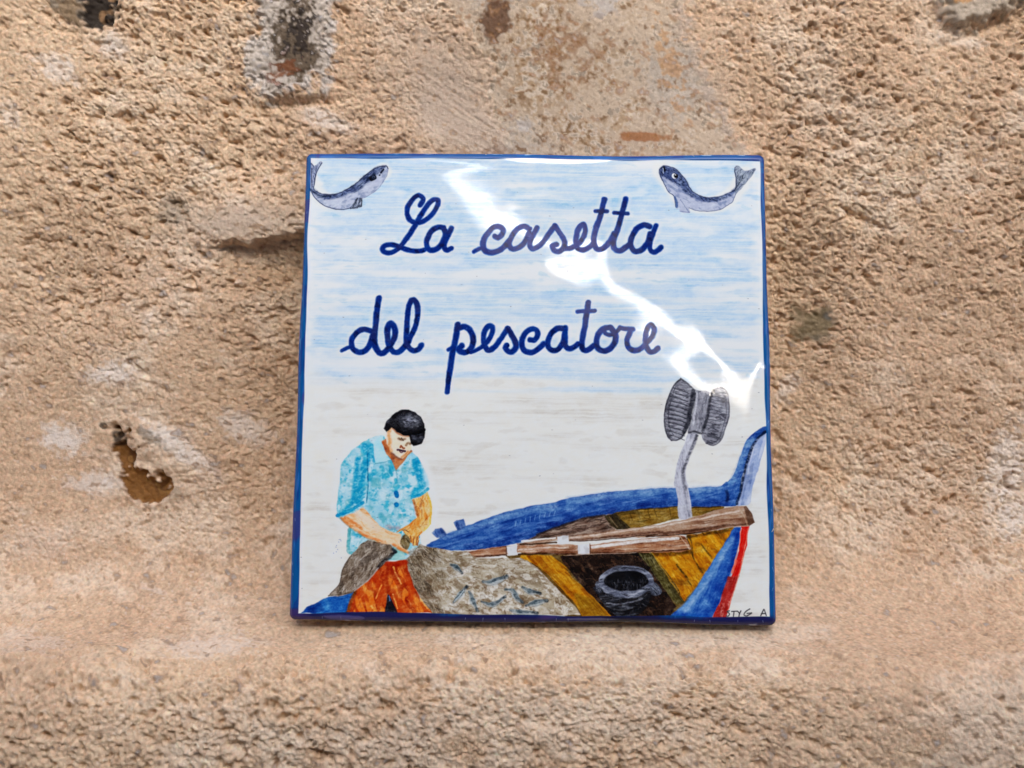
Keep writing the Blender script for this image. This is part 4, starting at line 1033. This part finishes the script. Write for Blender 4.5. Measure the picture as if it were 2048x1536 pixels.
# head: neck, face, cap
poly(P1((975, 650), (1050, 600), (1110, 800), (1200, 890), (1290, 930), (1390, 840), (1420, 790), (1460, 810), (1380, 880), (1300, 1005), (1200, 1120), (1130, 950), (1050, 850)), (196, 124, 80), 0.97, smooth=False, shades=[((150, 96, 70), nz(4, 3, 40, 64), 0.1, 1.3, 0.8)])
face = P1((1090, 470), (1130, 428), (1220, 490), (1300, 540), (1405, 560), (1432, 690), (1442, 780), (1380, 862), (1290, 932), (1200, 892), (1110, 800), (1060, 700), (1045, 600), (1060, 520))
poly(face, (236, 218, 200), 0.98, smooth=False)
stroke(P1((1110, 450), (1090, 540), (1110, 640), (1090, 720), (1120, 800)), 3.6, (214, 146, 92), 0.8, soft=2.5, dry=0.25)
stroke(P1((1000, 670), (1060, 740), (1090, 820), (1150, 880)), 2.4, (176, 104, 58), 0.85, soft=1.5)
stroke(P1((1150, 450), (1220, 520), (1320, 560), (1410, 570)), 1.6, (170, 104, 70), 0.8, soft=1.2)
stroke(P1((1235, 605), (1290, 625), (1340, 610)), 2.4, (112, 86, 62), 0.85, soft=1.6, dry=0.2)
stroke(P1((1280, 595), (1310, 640)), 1.2, (80, 58, 44), 0.8)
stroke(P1((1360, 720), (1395, 685), (1425, 700)), 2.3, (124, 92, 66), 0.8, soft=1.5, dry=0.2)
stroke(P1((1270, 750), (1280, 725), (1310, 760), (1330, 765)), 1.7, (150, 84, 50), 0.85)
stroke(P1((1220, 790), (1270, 795), (1345, 812)), 2.0, (84, 58, 78), 0.95)
stroke(P1((1250, 810), (1280, 830), (1310, 815)), 1.2, (110, 80, 90), 0.8)
stroke(P1((1290, 900), (1350, 860), (1390, 820)), 2.2, (206, 140, 92), 0.8, soft=1.5)
stroke(P1((1130, 830), (1200, 900), (1280, 935)), 2.0, (130, 96, 84), 0.7, soft=1.5)
stroke(P1((1300, 560), (1350, 590)), 2.0, (220, 180, 150), 0.7, soft=2)
cap = P1((1008, 450), (1040, 340), (1120, 260), (1200, 190), (1300, 150), (1400, 148), (1500, 200), (1580, 270), (1632, 370), (1644, 480), (1645, 600), (1605, 690), (1480, 722), (1432, 690), (1412, 590), (1400, 560), (1300, 542), (1220, 492), (1130, 430), (1090, 472), (1050, 502))
s = poly(cap, (20, 20, 25), 0.99, smooth=False)
crown = np.exp(-(((xx__ - 226) / 20) ** 2 + ((yy_ - 553) / 13) ** 2))
full_cap = full(s)
apply(ALL, full_cap * crown * np.clip(0.8 + 0.3 * nz(2, 1.2, 20, 97), 0, 1), (168, 170, 186), 0.9)
hatch(s, 90, 20, 30, 10, 0.8, [(120, 122, 138), (70, 72, 86), (30, 30, 38)], 0.55, where=(crown > 0.3).astype(np.float32))
stroke(P1((1215, 480), (1300, 515), (1400, 535), (1520, 525), (1635, 470)), 2.8, (6, 6, 9), 0.95, soft=1.0)
stroke(P1((1440, 560), (1520, 560), (1600, 535)), 1.6, (110, 112, 128), 0.55, soft=1.6, dry=0.4)
stroke(P1((1480, 600), (1550, 630), (1590, 600)), 5.0, (104, 106, 120), 0.75, soft=3.0, dry=0.35)
stroke(P1((1030, 440), (1050, 360), (1110, 290)), 1.8, (74, 76, 88), 0.5, soft=1.8, dry=0.4)

# --- the pigment is thin and uneven: hand wobble of the outlines, then pooling of the colour in the glaze
calm = 1 - 0.75 * sstep(0.05, 0.4, pig)
wx = (0.45 * nz(8, 8, 0, 90) + 0.22 * nz(2.2, 2.2, 0, 91)) * calm
wy = (0.45 * nz(8, 8, 0, 92) + 0.22 * nz(2.2, 2.2, 0, 93)) * calm
ii, jj = np.mgrid[0:CN, 0:CN].astype(np.float32)
yi = np.clip(ii + wy * SC, 0, CN - 1.01)
xi = np.clip(jj + wx * SC, 0, CN - 1.01)


def warp(f):
    y0, x0 = yi.astype(int), xi.astype(int)
    fy, fx = yi - y0, xi - x0
    if f.ndim == 3:
        fy, fx = fy[..., None], fx[..., None]
    return (f[y0, x0] * (1 - fx) + f[y0, x0 + 1] * fx) * (1 - fy) + (f[y0 + 1, x0] * (1 - fx) + f[y0 + 1, x0 + 1] * fx) * fy


canvas = warp(canvas).astype(np.float32)
pig = warp(pig).astype(np.float32)
WHITE = np.array((226, 228, 231), np.float32)
dens = -np.log(np.clip(canvas / WHITE, 0.03, 1.0))
dens = dens * (1 + 0.22 * sstep(0.15, 0.9, dens))          # thick colour fires darker
pool = 1 + 0.10 * nz(7, 5, 20, 94) + 0.09 * nz(3.4, 1.4, -12, 95) + 0.07 * nz(0.9, 0.8, 0, 96)
pool = np.where(pig > 0.3, 1 + 0.35 * (pool - 1), pool)
canvas = WHITE * np.exp(-dens * np.clip(pool, 0.3, 1.9)[..., None])

# --- signature, specks, brush-painted blue border
for q in (MQ((1250, 1195), (1215, 1205), (1250, 1240), (1235, 1275), (1205, 1275)), MQ((1285, 1205), (1375, 1200)), MQ((1325, 1205), (1312, 1295)), MQ((1385, 1205), (1410, 1235)), MQ((1432, 1195), (1410, 1240), (1400, 1290)),
          MQ((1572, 1165), (1510, 1205), (1480, 1255), (1520, 1275), (1570, 1250), (1600, 1230)), MQ((1530, 1235), (1600, 1228)), MQ((1745, 1270), (1785, 1185), (1800, 1180), (1832, 1270)), MQ((1755, 1240), (1815, 1235))):
    stroke(q, 1.15, (52, 50, 54), 0.9, dry=0.15)
for i in range(90):
    x_, y_ = prng.uniform(20, 925), prng.uniform(20, 930)
    stroke_c(np.array([[x_, y_], [x_ + prng.uniform(0, 2.5), y_ + prng.uniform(-0.6, 0.6)]]) * SC, 0.55 * SC, 0.4 * SC, (70, 72, 86), prng.uniform(0.2, 0.7))
for x_, y_ in prng.normal(size=(10, 2)) * (4, 14) + (676, 1090):
    p_ = on_tile(x_, y_)
    stroke_c(np.array([p_, p_ + 1]), 0.8 * SC, 0.5 * SC, (60, 86, 160), 0.5)
edge_l = 11.0 + 0.006 * yy_ + 1.0 * nz(3, 26, 0, 65)
edge_r = 945 - (13.0 + 1.0 * nz(3, 30, 0, 66))
edge_t = 13.5 + 0.9 * nz(34, 3, 0, 67)
edge_b = 945 - (16.5 + 1.2 * nz(26, 3, 0, 68))
bm = np.maximum(np.maximum(sstep(0.7, -0.7, xx__ - edge_l), sstep(-0.7, 0.7, xx__ - edge_r)), np.maximum(sstep(0.7, -0.7, yy_ - edge_t), sstep(-0.7, 0.7, yy_ - edge_b)))
apply(ALL, bm, (4, 74, 140), 0.97)
apply(ALL, bm * sstep(0.3, 1.5, nz(14, 2, 0, 69) * (yy_ < 40) + nz(2, 14, 0, 70) * (yy_ >= 40)), (16, 52, 126), 0.75)
apply(ALL, bm * sstep(0.9, 1.9, nz(12, 2, 0, 71) * (yy_ < 40) + nz(2, 12, 0, 72) * (yy_ >= 40)), (46, 104, 180), 0.6)
apply(ALL, bm * sstep(915, 932, yy_ + 5 * nz(20, 8, 0, 73)), (28, 26, 76), 0.95)  # dark purple bottom edge, with the down-facing bevel's shade painted in
apply(ALL, bm * sstep(0.6, 1.6, nz(20, 6, 0, 74)) * sstep(890, 925, yy_), (66, 48, 104), 0.7)
apply(ALL, bm * sstep(560, 640, xx__) * sstep(760, 640, xx__) * sstep(925, 935, yy_), (18, 18, 34), 0.85)
apply(ALL, bm * sstep(1.0, 1.8, nz(10, 14, 0, 75)) * (xx__ < 30), (70, 46, 110), 0.6)
rimd = np.minimum(np.minimum(xx__, 945 - xx__), np.minimum(yy_, 945 - yy_))
apply(ALL, sstep(3.0, 0.5, rimd + 1.6 * nz(6, 6, 0, 76)) * sstep(0.4, 1.2, nz(9, 9, 0, 77)), (206, 208, 220), 0.75)
for i in range(34):          # hairline scratches in the border glaze
    if i % 3 == 0:
        q = np.array([prng.uniform(30, 920), 936.0])
        dq = np.array([prng.normal() * 0.6, prng.uniform(3, 7)])
    elif i % 3 == 1:
        q = np.array([939.0 + prng.normal() * 2, prng.uniform(60, 930)])
        dq = np.array([prng.normal() * 2, prng.uniform(3, 9)])
    else:
        q = np.array([5.0 + prng.normal() * 2, prng.uniform(60, 930)])
        dq = np.array([prng.normal() * 2, prng.uniform(2, 6)])
    stroke_c(np.array([q, q + dq]) * SC, 0.5 * SC, 0.3 * SC, (170, 190, 224), 0.6)
poly([(1142, 1236), (1220, 1237), (1232, 1240), (1146, 1241)], (150, 146, 170), 0.4, soft=1.2)  # soft grey highlight painted on the bottom border
poly([(650, 1231), (716, 1232), (728, 1238), (700, 1241), (660, 1238)], (110, 104, 160), 0.5, soft=1.5)
for i in range(9):           # small chips showing the clay
    e_ = i % 4
    t_ = prng.uniform(0.05, 0.95) * 945
    q = np.array([(t_, 1.0), (944.0, t_), (t_, 944.0), (1.0, t_)][e_])
    stroke_c((q + np.array([[0, 0], [prng.normal() * 2.5, prng.normal() * 2.5]])) * SC, prng.uniform(0.7, 1.8) * SC, 0.6 * SC, (214, 190, 170), 0.85, soft=0.5)
pig = np.maximum(pig, 0.35 * bm)

# ------------------------------------------------------------------ the glazed ceramic tile leaning on the wall
img = bpy.data.images.new('tile_painting', CN, CN, alpha=True, float_buffer=False)
px = np.empty((CN, CN, 4), np.float32)
px[..., :3] = np.clip(canvas / 255.0, 0, 1)
px[..., 3] = 1
img.pixels.foreach_set(np.ascontiguousarray(px[::-1]).ravel())
img.update()
img.pack()
imp = bpy.data.images.new('tile_pigment', CN, CN, alpha=True, float_buffer=False)
imp.colorspace_settings.name = 'Non-Color'
px[..., :3] = pig[..., None]
imp.pixels.foreach_set(np.ascontiguousarray(px[::-1]).ravel())
imp.update()
imp.pack()
del px


def glaze(name, painted=True):
    m = bpy.data.materials.new(name)
    m.use_nodes = True
    nt = m.node_tree
    L = nt.links.new
    b = nt.nodes['Principled BSDF']
    uvn = nt.nodes.new('ShaderNodeUVMap')
    t1 = nt.nodes.new('ShaderNodeTexImage')
    t1.image = img
    t1.interpolation = 'Cubic'
    t1.extension = 'EXTEND'
    t2 = nt.nodes.new('ShaderNodeTexImage')
    t2.image = imp
    t2.extension = 'EXTEND'
    L(uvn.outputs[0], t1.inputs[0])
    L(uvn.outputs[0], t2.inputs[0])
    gain = nt.nodes.new('ShaderNodeMixRGB')
    gain.blend_type = 'MULTIPLY'
    gain.inputs[0].default_value = 1.0
    gain.inputs[2].default_value = (0.99, 1.03, 0.98, 1)
    L(t1.outputs[0], gain.inputs[1])
    L(gain.outputs[0], b.inputs['Base Color'])
    b.inputs['Roughness'].default_value = 0.35
    b.inputs['Specular IOR Level'].default_value = 0.0
    b.inputs['Coat Weight'].default_value = 1.0
    b.inputs['Coat IOR'].default_value = 1.4
    # glaze: slow waves, fine orange-peel, and a broken skin where the pigment is thick
    tc = nt.nodes.new('ShaderNodeTexCoord')
    nA = nt.nodes.new('ShaderNodeTexNoise')
    nA.inputs['Scale'].default_value = 900
    nA.inputs['Detail'].default_value = 2
    nB = nt.nodes.new('ShaderNodeTexNoise')
    nB.inputs['Scale'].default_value = 2600
    nB.inputs['Detail'].default_value = 1
    L(tc.outputs['Object'], nA.inputs['Vector'])
    L(tc.outputs['Object'], nB.inputs['Vector'])
    rg = nt.nodes.new('ShaderNodeMath')
    rg.operation = 'MULTIPLY_ADD'
    rg.inputs[1].default_value = 0.06
    rg.inputs[2].default_value = 0.02
    L(t2.outputs[0], rg.inputs[0])
    L(rg.outputs[0], b.inputs['Coat Roughness'])
    b1 = nt.nodes.new('ShaderNodeBump')
    b1.inputs['Distance'].default_value = 0.0001
    b1.inputs['Strength'].default_value = 0.034
    L(nA.outputs[0], b1.inputs['Height'])
    b2 = nt.nodes.new('ShaderNodeBump')
    b2.inputs['Distance'].default_value = 0.0001
    st = nt.nodes.new('ShaderNodeMath')
    st.operation = 'MULTIPLY'
    st.inputs[1].default_value = 0.10
    L(t2.outputs[0], st.inputs[0])
    L(st.outputs[0], b2.inputs['Strength'])
    L(nB.outputs[0], b2.inputs['Height'])
    L(b1.outputs[0], b2.inputs['Normal'])
    L(b2.outputs[0], b.inputs['Coat Normal'])
    return m


M_GLAZE = glaze('painted_glaze')
M_CLAY = bpy.data.materials.new('fired_clay')
M_CLAY.use_nodes = True
_b = M_CLAY.node_tree.nodes['Principled BSDF']
_n = M_CLAY.node_tree.nodes.new('ShaderNodeTexNoise')
_n.inputs['Scale'].default_value = 300
_r = M_CLAY.node_tree.nodes.new('ShaderNodeValToRGB')
_r.color_ramp.elements[0].color = (0.42, 0.25, 0.16, 1)
_r.color_ramp.elements[1].color = (0.55, 0.36, 0.25, 1)
M_CLAY.node_tree.links.new(_n.outputs[0], _r.inputs[0])
M_CLAY.node_tree.links.new(_r.outputs[0], _b.inputs['Base Color'])
_b.inputs['Roughness'].default_value = 0.9

tile = bpy.data.objects.new('ceramic_tile', None)
COL.link(tile)
tile.rotation_euler = __import__('mathutils').Matrix(TILE_M.tolist()).to_euler()
tile.empty_display_size = 0.02
tile['label'] = 'glossy hand-painted ceramic tile with a blue border and blue script lettering, leaning on the ledge'
tile['category'] = 'tile'

RB, TH = 0.0026, 0.0085          # rounded edge, thickness
e1 = RB * (1 - np.cos(np.linspace(0, math.pi / 2, 9)))
s1 = np.concatenate([e1, np.linspace(RB, TS - RB, 221)[1:-1], TS - e1[::-1]])
n_ = len(s1)
SX, SY = np.meshgrid(s1, s1)
dx = np.minimum(SX, TS - SX)
dyy = np.minimum(SY, TS - SY)
qx, qy = np.clip(RB - dx, 0, None), np.clip(RB - dyy, 0, None)
qr = np.minimum(np.hypot(qx, qy), RB)
dep = RB - np.sqrt(np.maximum(RB * RB - qr * qr, 0))
# corner cells outside the rounded outline are pulled onto it
over = np.hypot(qx, qy) > RB
scl = np.where(over, RB / np.maximum(np.hypot(qx, qy), 1e-9), 1)
PXl = np.where(SX < TS / 2, RB - qx * scl, TS - RB + qx * scl)
PXl = np.where(qx > 0, PXl, SX)
PYl = np.where(SY < TS / 2, RB - qy * scl, TS - RB + qy * scl)
PYl = np.where(qy > 0, PYl, SY)
# hand-made unevenness of the glazed face
# shallow pools and swells: (across, up, radius, height) in mm
SWELLS = [(166.5, 98.3, 12.6, 0.018), (95.1, 148.7, 9.0, -0.025), (78.0, 192.2, 12.0, 0.038), (119.7, 114.4, 8.3, 0.084), (103.7, 164.9, 15.0, -0.093), (166.4, 90.7, 8.5, 0.047), (113.6, 20.6, 11.5, 0.007), (113.5, 158.8, 14.4, -0.136), (132.0, 148.2, 6.0, 0.006), (140.2, 116.1, 5.9, 0.049), (177.2, 113.7, 8.1, 0.076), (135.8, 179.5, 12.9, 0.041), (103.5, 178.4, 6.2, -0.046), (110.2, 152.8, 5.5, -0.040), (124.2, 136.0, 13.9, 0.011), (68.3, 186.8, 14.7, -0.104), (4.8, 130.9, 7.6, -0.030), (162.6, 156.2, 15.0, -0.024), (115.3, 120.5, 7.9, 0.087), (77.4, 164.2, 13.1, -0.030), (114.9, 210.6, 15.0, 0.091), (151.6, 14.9, 4.9, -0.004), (105.5, 133.4, 6.8, -0.045), (117.4, 150.6, 15.0, -0.133), (138.5, 174.7, 8.4, 0.088), (152.3, 119.4, 14.0, -0.129), (65.6, 151.3, 10.6, 0.074), (120.2, 145.8, 8.1, -0.051), (196.5, 88.9, 15.0, -0.280), (98.0, 193.2, 10.6, 0.158), (157.9, 132.8, 13.4, 0.024), (169.8, 119.3, 13.9, -0.109), (196.3, 151.9, 13.2, 0.243), (19.0, 37.3, 10.0, -0.120), (95.9, 118.6, 15.0, -0.275), (57.6, 177.5, 10.8, 0.083), (160.7, 109.3, 4.5, 0.012), (171.1, 117.6, 5.2, -0.029), (174.7, 135.5, 14.5, 0.029), (13.3, 104.0, 7.3, -0.053), (65.5, 166.9, 5.8, 0.023), (80.1, 119.4, 15.0, -0.245), (181.3, 112.2, 7.4, 0.035), (144.7, 165.4, 10.0, 0.056), (134.2, 122.7, 7.4, 0.013), (135.6, 35.8, 8.4, -0.020), (164.1, 128.2, 4.6, -0.025), (157.6, 111.1, 8.3, -0.064), (171.2, 102.7, 4.9, -0.029), (157.1, 102.7, 5.0, 0.035), (114.7, 196.8, 10.9, 0.152), (145.2, 119.2, 11.6, 0.026), (130.8, 145.5, 6.4, 0.024), (106.8, 159.5, 4.5, 0.028), (122.4, 177.7, 9.5, -0.124), (109.0, 91.9, 15.0, 0.279), (124.4, 138.1, 7.5, -0.003), (124.4, 152.5, 5.7, -0.035)]
wv = gnoise(5, 256, 14, 14)
wav = 0.004 * MM * sample(wv, SX / MM, SY / MM)
for cx, cz, sw, am in SWELLS:
    wav = wav + am * MM * np.exp(-0.5 * ((SX / MM - cx) ** 2 + (SY / MM - cz) ** 2) / sw ** 2)
lip = 0.04 * MM * np.exp(-((np.minimum(dx, dyy) - 0.004) / 0.003) ** 2)
Yl = dep - (wav + lip) * sstep(0.0, 0.006, np.minimum(dx, dyy))
# a hand-cut edge is never dead straight
ed = gnoise(8, 256, 14, 14)
off_x, off_y = sample(ed, SY / MM, SY * 0 + 40), sample(ed, SX / MM, SX * 0 + 120)
PXl = PXl + 0.22 * MM * off_x * sstep(0.012, 0.0, dx) * np.sign(TS / 2 - SX)
PYl = PYl + 0.22 * MM * off_y * sstep(0.012, 0.0, dyy) * np.sign(TS / 2 - SY)
FV = np.stack([PXl - TS / 2, Yl, PYl], -1)
fi = np.arange(n_ * n_).reshape(n_, n_)
fq = np.stack([fi[:-1, :-1], fi[:-1, 1:], fi[1:, 1:], fi[1:, :-1]], -1)
fc = 0.25 * (dx[:-1, :-1] + dx[1:, :-1] + dx[1:, 1:] + dx[:-1, 1:])
fcy = 0.25 * (dyy[:-1, :-1] + dyy[1:, :-1] + dyy[1:, 1:] + dyy[:-1, 1:])
is_rim = np.minimum(fc, fcy) < RB * 1.02
loop = np.concatenate([fi[0, :-1], fi[:-1, -1], fi[-1, :0:-1], fi[:0:-1, 0]])


def tile_part(name, sel, mat):
    f = fq[sel].reshape(-1, 4)
    used, inv = np.unique(f, return_inverse=True)
    f = inv.reshape(-1, 4)
    v = FV.reshape(-1, 3)[used]
    if name == 'blue_rim':
        m_ = np.searchsorted(used, loop)
        n0 = len(v)
        k = len(loop)
        side = FV.reshape(-1, 3)[loop].copy()
        side[:, 1] = TH - 0.0012
        v = np.vstack([v, side])
        a = np.arange(k)
        b_ = (a + 1) % k
        f = np.vstack([f, np.stack([m_[b_], m_[a], n0 + a, n0 + b_], -1)])
    ob = mesh_obj(name, v, f, mat, tile)
    uvl = ob.data.uv_layers.new(name='UVMap')
    vi = np.empty(len(ob.data.loops), np.int32)
    ob.data.loops.foreach_get('vertex_index', vi)
    uvl.data.foreach_set('uv', np.stack([v[vi, 0] / TS + 0.5, v[vi, 2] / TS], -1).astype(np.float32).ravel())
    return ob


tile_part('painted_face', ~is_rim, M_GLAZE)
tile_part('blue_rim', is_rim, M_GLAZE)
# clay body behind the glaze, a rounded slab with ribs pressed in its back
ol = FV.reshape(-1, 3)[loop]
inset_ = ol.copy()
cz_ = np.array([0, 0, TS / 2])
inset_[:, 0] *= 0.997
inset_[:, 2] = (ol[:, 2] - TS / 2) * 0.997 + TS / 2
k = len(loop)
A0, A1 = inset_.copy(), inset_.copy()
A0[:, 1] = RB
A1[:, 1] = TH
bv_ = np.vstack([A0, A1, [[0, RB, TS / 2]], [[0, TH, TS / 2]]])
a = np.arange(k)
b_ = (a + 1) % k
bf = np.vstack([np.stack([b_, a, k + a, k + b_], -1), np.stack([a, b_, np.full(k, 2 * k), np.full(k, 2 * k)], -1)[:, [0, 1, 2, 2]]])
me = bpy.data.meshes.new('clay_back')
me.from_pydata(bv_.tolist(), [], [[int(b_[i]), int(a[i]), int(k + a[i]), int(k + b_[i])] for i in range(k)] + [list(range(k)), list(range(2 * k - 1, k - 1, -1))])
me.materials.append(M_CLAY)
cb = bpy.data.objects.new('clay_back', me)
COL.link(cb)
cb.parent = tile

# ------------------------------------------------------------------ ground, and slabs added out of view to block sky and shape the glaze reflection
LANE_Y = -2.4


def mirrored(x, y):
    """where the glaze, taken as flat, reflects the plane of the added slabs for a photo survey pixel."""
    r = np.array([(x - 1024) / KPX, 0, 0]) + FW + (768 - y) / KPX * UP
    n = TILE_M[:, 1]
    p = CAM + r * (-(CAM @ n) / (r @ n))
    r = r - 2 * (r @ n) * n
    q = p + r * ((LANE_Y - p[1]) / r[1])
    return q[[0, 2]]


# sky gap left between the two added slabs to draw the glare: survey points (x, y, half width)
GAP = [(820, 322, 0), (870, 313.9, 1), (930, 368.1, 7), (990, 446.5, 7), (1060, 474.1, 3.1), (1130, 515.8, 2.1), (1200, 571.1, 1.4), (1270, 605.8, 1.5), (1330, 658.6, 6.8), (1400, 726.2, 1), (1460, 772.6, 6.4), (1510, 801.9, 1), (1545, 830, 0)]
cl = np.array([mirrored(x, y) for x, y, w in GAP])
wd = np.array([w for x, y, w in GAP]) / KPX * 2.95 * 0.4
o_ = np.argsort(cl[:, 0])
cl, wd = cl[o_], wd[o_]
gxs = np.linspace(cl[0, 0], cl[-1, 0], 90)
gz = np.interp(gxs, cl[:, 0], cl[:, 1])
gw = np.interp(gxs, cl[:, 0], wd)
r_ = np.random.default_rng(9)
jag = np.interp(np.arange(90), np.arange(0, 90, 3), r_.normal(size=30)) * 0.0
lo_e = np.stack([gxs, gz - gw + jag * 0.5], -1)
up_e = np.stack([gxs, gz + gw + jag[::-1]], -1)


def plain_mat(name, c0, c1, scale):
    m = bpy.data.materials.new(name)
    m.use_nodes = True
    nt = m.node_tree
    b = nt.nodes['Principled BSDF']
    b.inputs['Roughness'].default_value = 0.95
    tc = nt.nodes.new('ShaderNodeTexCoord')
    n = nt.nodes.new('ShaderNodeTexNoise')
    n.inputs['Scale'].default_value = scale
    n.inputs['Detail'].default_value = 6
    r = nt.nodes.new('ShaderNodeValToRGB')
    r.color_ramp.elements[0].color = (*c0, 1)
    r.color_ramp.elements[1].color = (*c1, 1)
    nt.links.new(tc.outputs['Object'], n.inputs['Vector'])
    nt.links.new(n.outputs[0], r.inputs[0])
    nt.links.new(r.outputs[0], b.inputs['Base Color'])
    return m


def slab(name, outline, y0, y1, mat):
    """outline (x, z) extruded from y0 to y1."""
    k = len(outline)
    v = [(x, y0, z) for x, z in outline] + [(x, y1, z) for x, z in outline]
    f = [list(range(k)), list(range(2 * k - 1, k - 1, -1))] + [[(i + 1) % k, i, k + i, k + (i + 1) % k] for i in range(k)]
    me_ = bpy.data.meshes.new(name)
    me_.from_pydata(v, [], f)
    me_.materials.append(mat)
    ob = bpy.data.objects.new(name, me_)
    COL.link(ob)
    ob['kind'] = 'structure'
    return ob


M_BLOCK_LOW = plain_mat('blocker_dark_grey', (0.07, 0.065, 0.06), (0.13, 0.12, 0.11), 1.6)  # added slabs kept dark so the glaze mirrors little of them
M_BLOCK_HIGH = plain_mat('blocker_dark_brown', (0.05, 0.042, 0.035), (0.09, 0.075, 0.06), 5.0)
M_PAVE = plain_mat('paving', (0.24, 0.21, 0.18), (0.36, 0.32, 0.28), 3.0)
slab('sky_blocker_low', [(-5, -1.25)] + [(-5, lo_e[0, 1] + 0.25)] + lo_e.tolist() + [(5, lo_e[-1, 1] - 0.25), (5, -1.25)], LANE_Y, LANE_Y - 0.5, M_BLOCK_LOW)  # added out of view; its top edge shapes the mirrored sky gap
slab('sky_blocker_high', [(-5, 1.9), (-5, up_e[0, 1])] + up_e.tolist() + [(3.0, up_e[-1, 1] - 0.25), (3.0, 1.9)], LANE_Y + 0.012, LANE_Y + 0.25, M_BLOCK_HIGH)  # added out of view to block the sky above the gap
gm = bpy.data.meshes.new('ground')
gm.from_pydata([(-60, -60, -1.2), (60, -60, -1.2), (60, 60, -1.2), (-60, 60, -1.2)], [], [[0, 1, 2, 3]])
gm.materials.append(M_PAVE)
go = bpy.data.objects.new('ground', gm)
COL.link(go)
go['kind'] = 'structure'
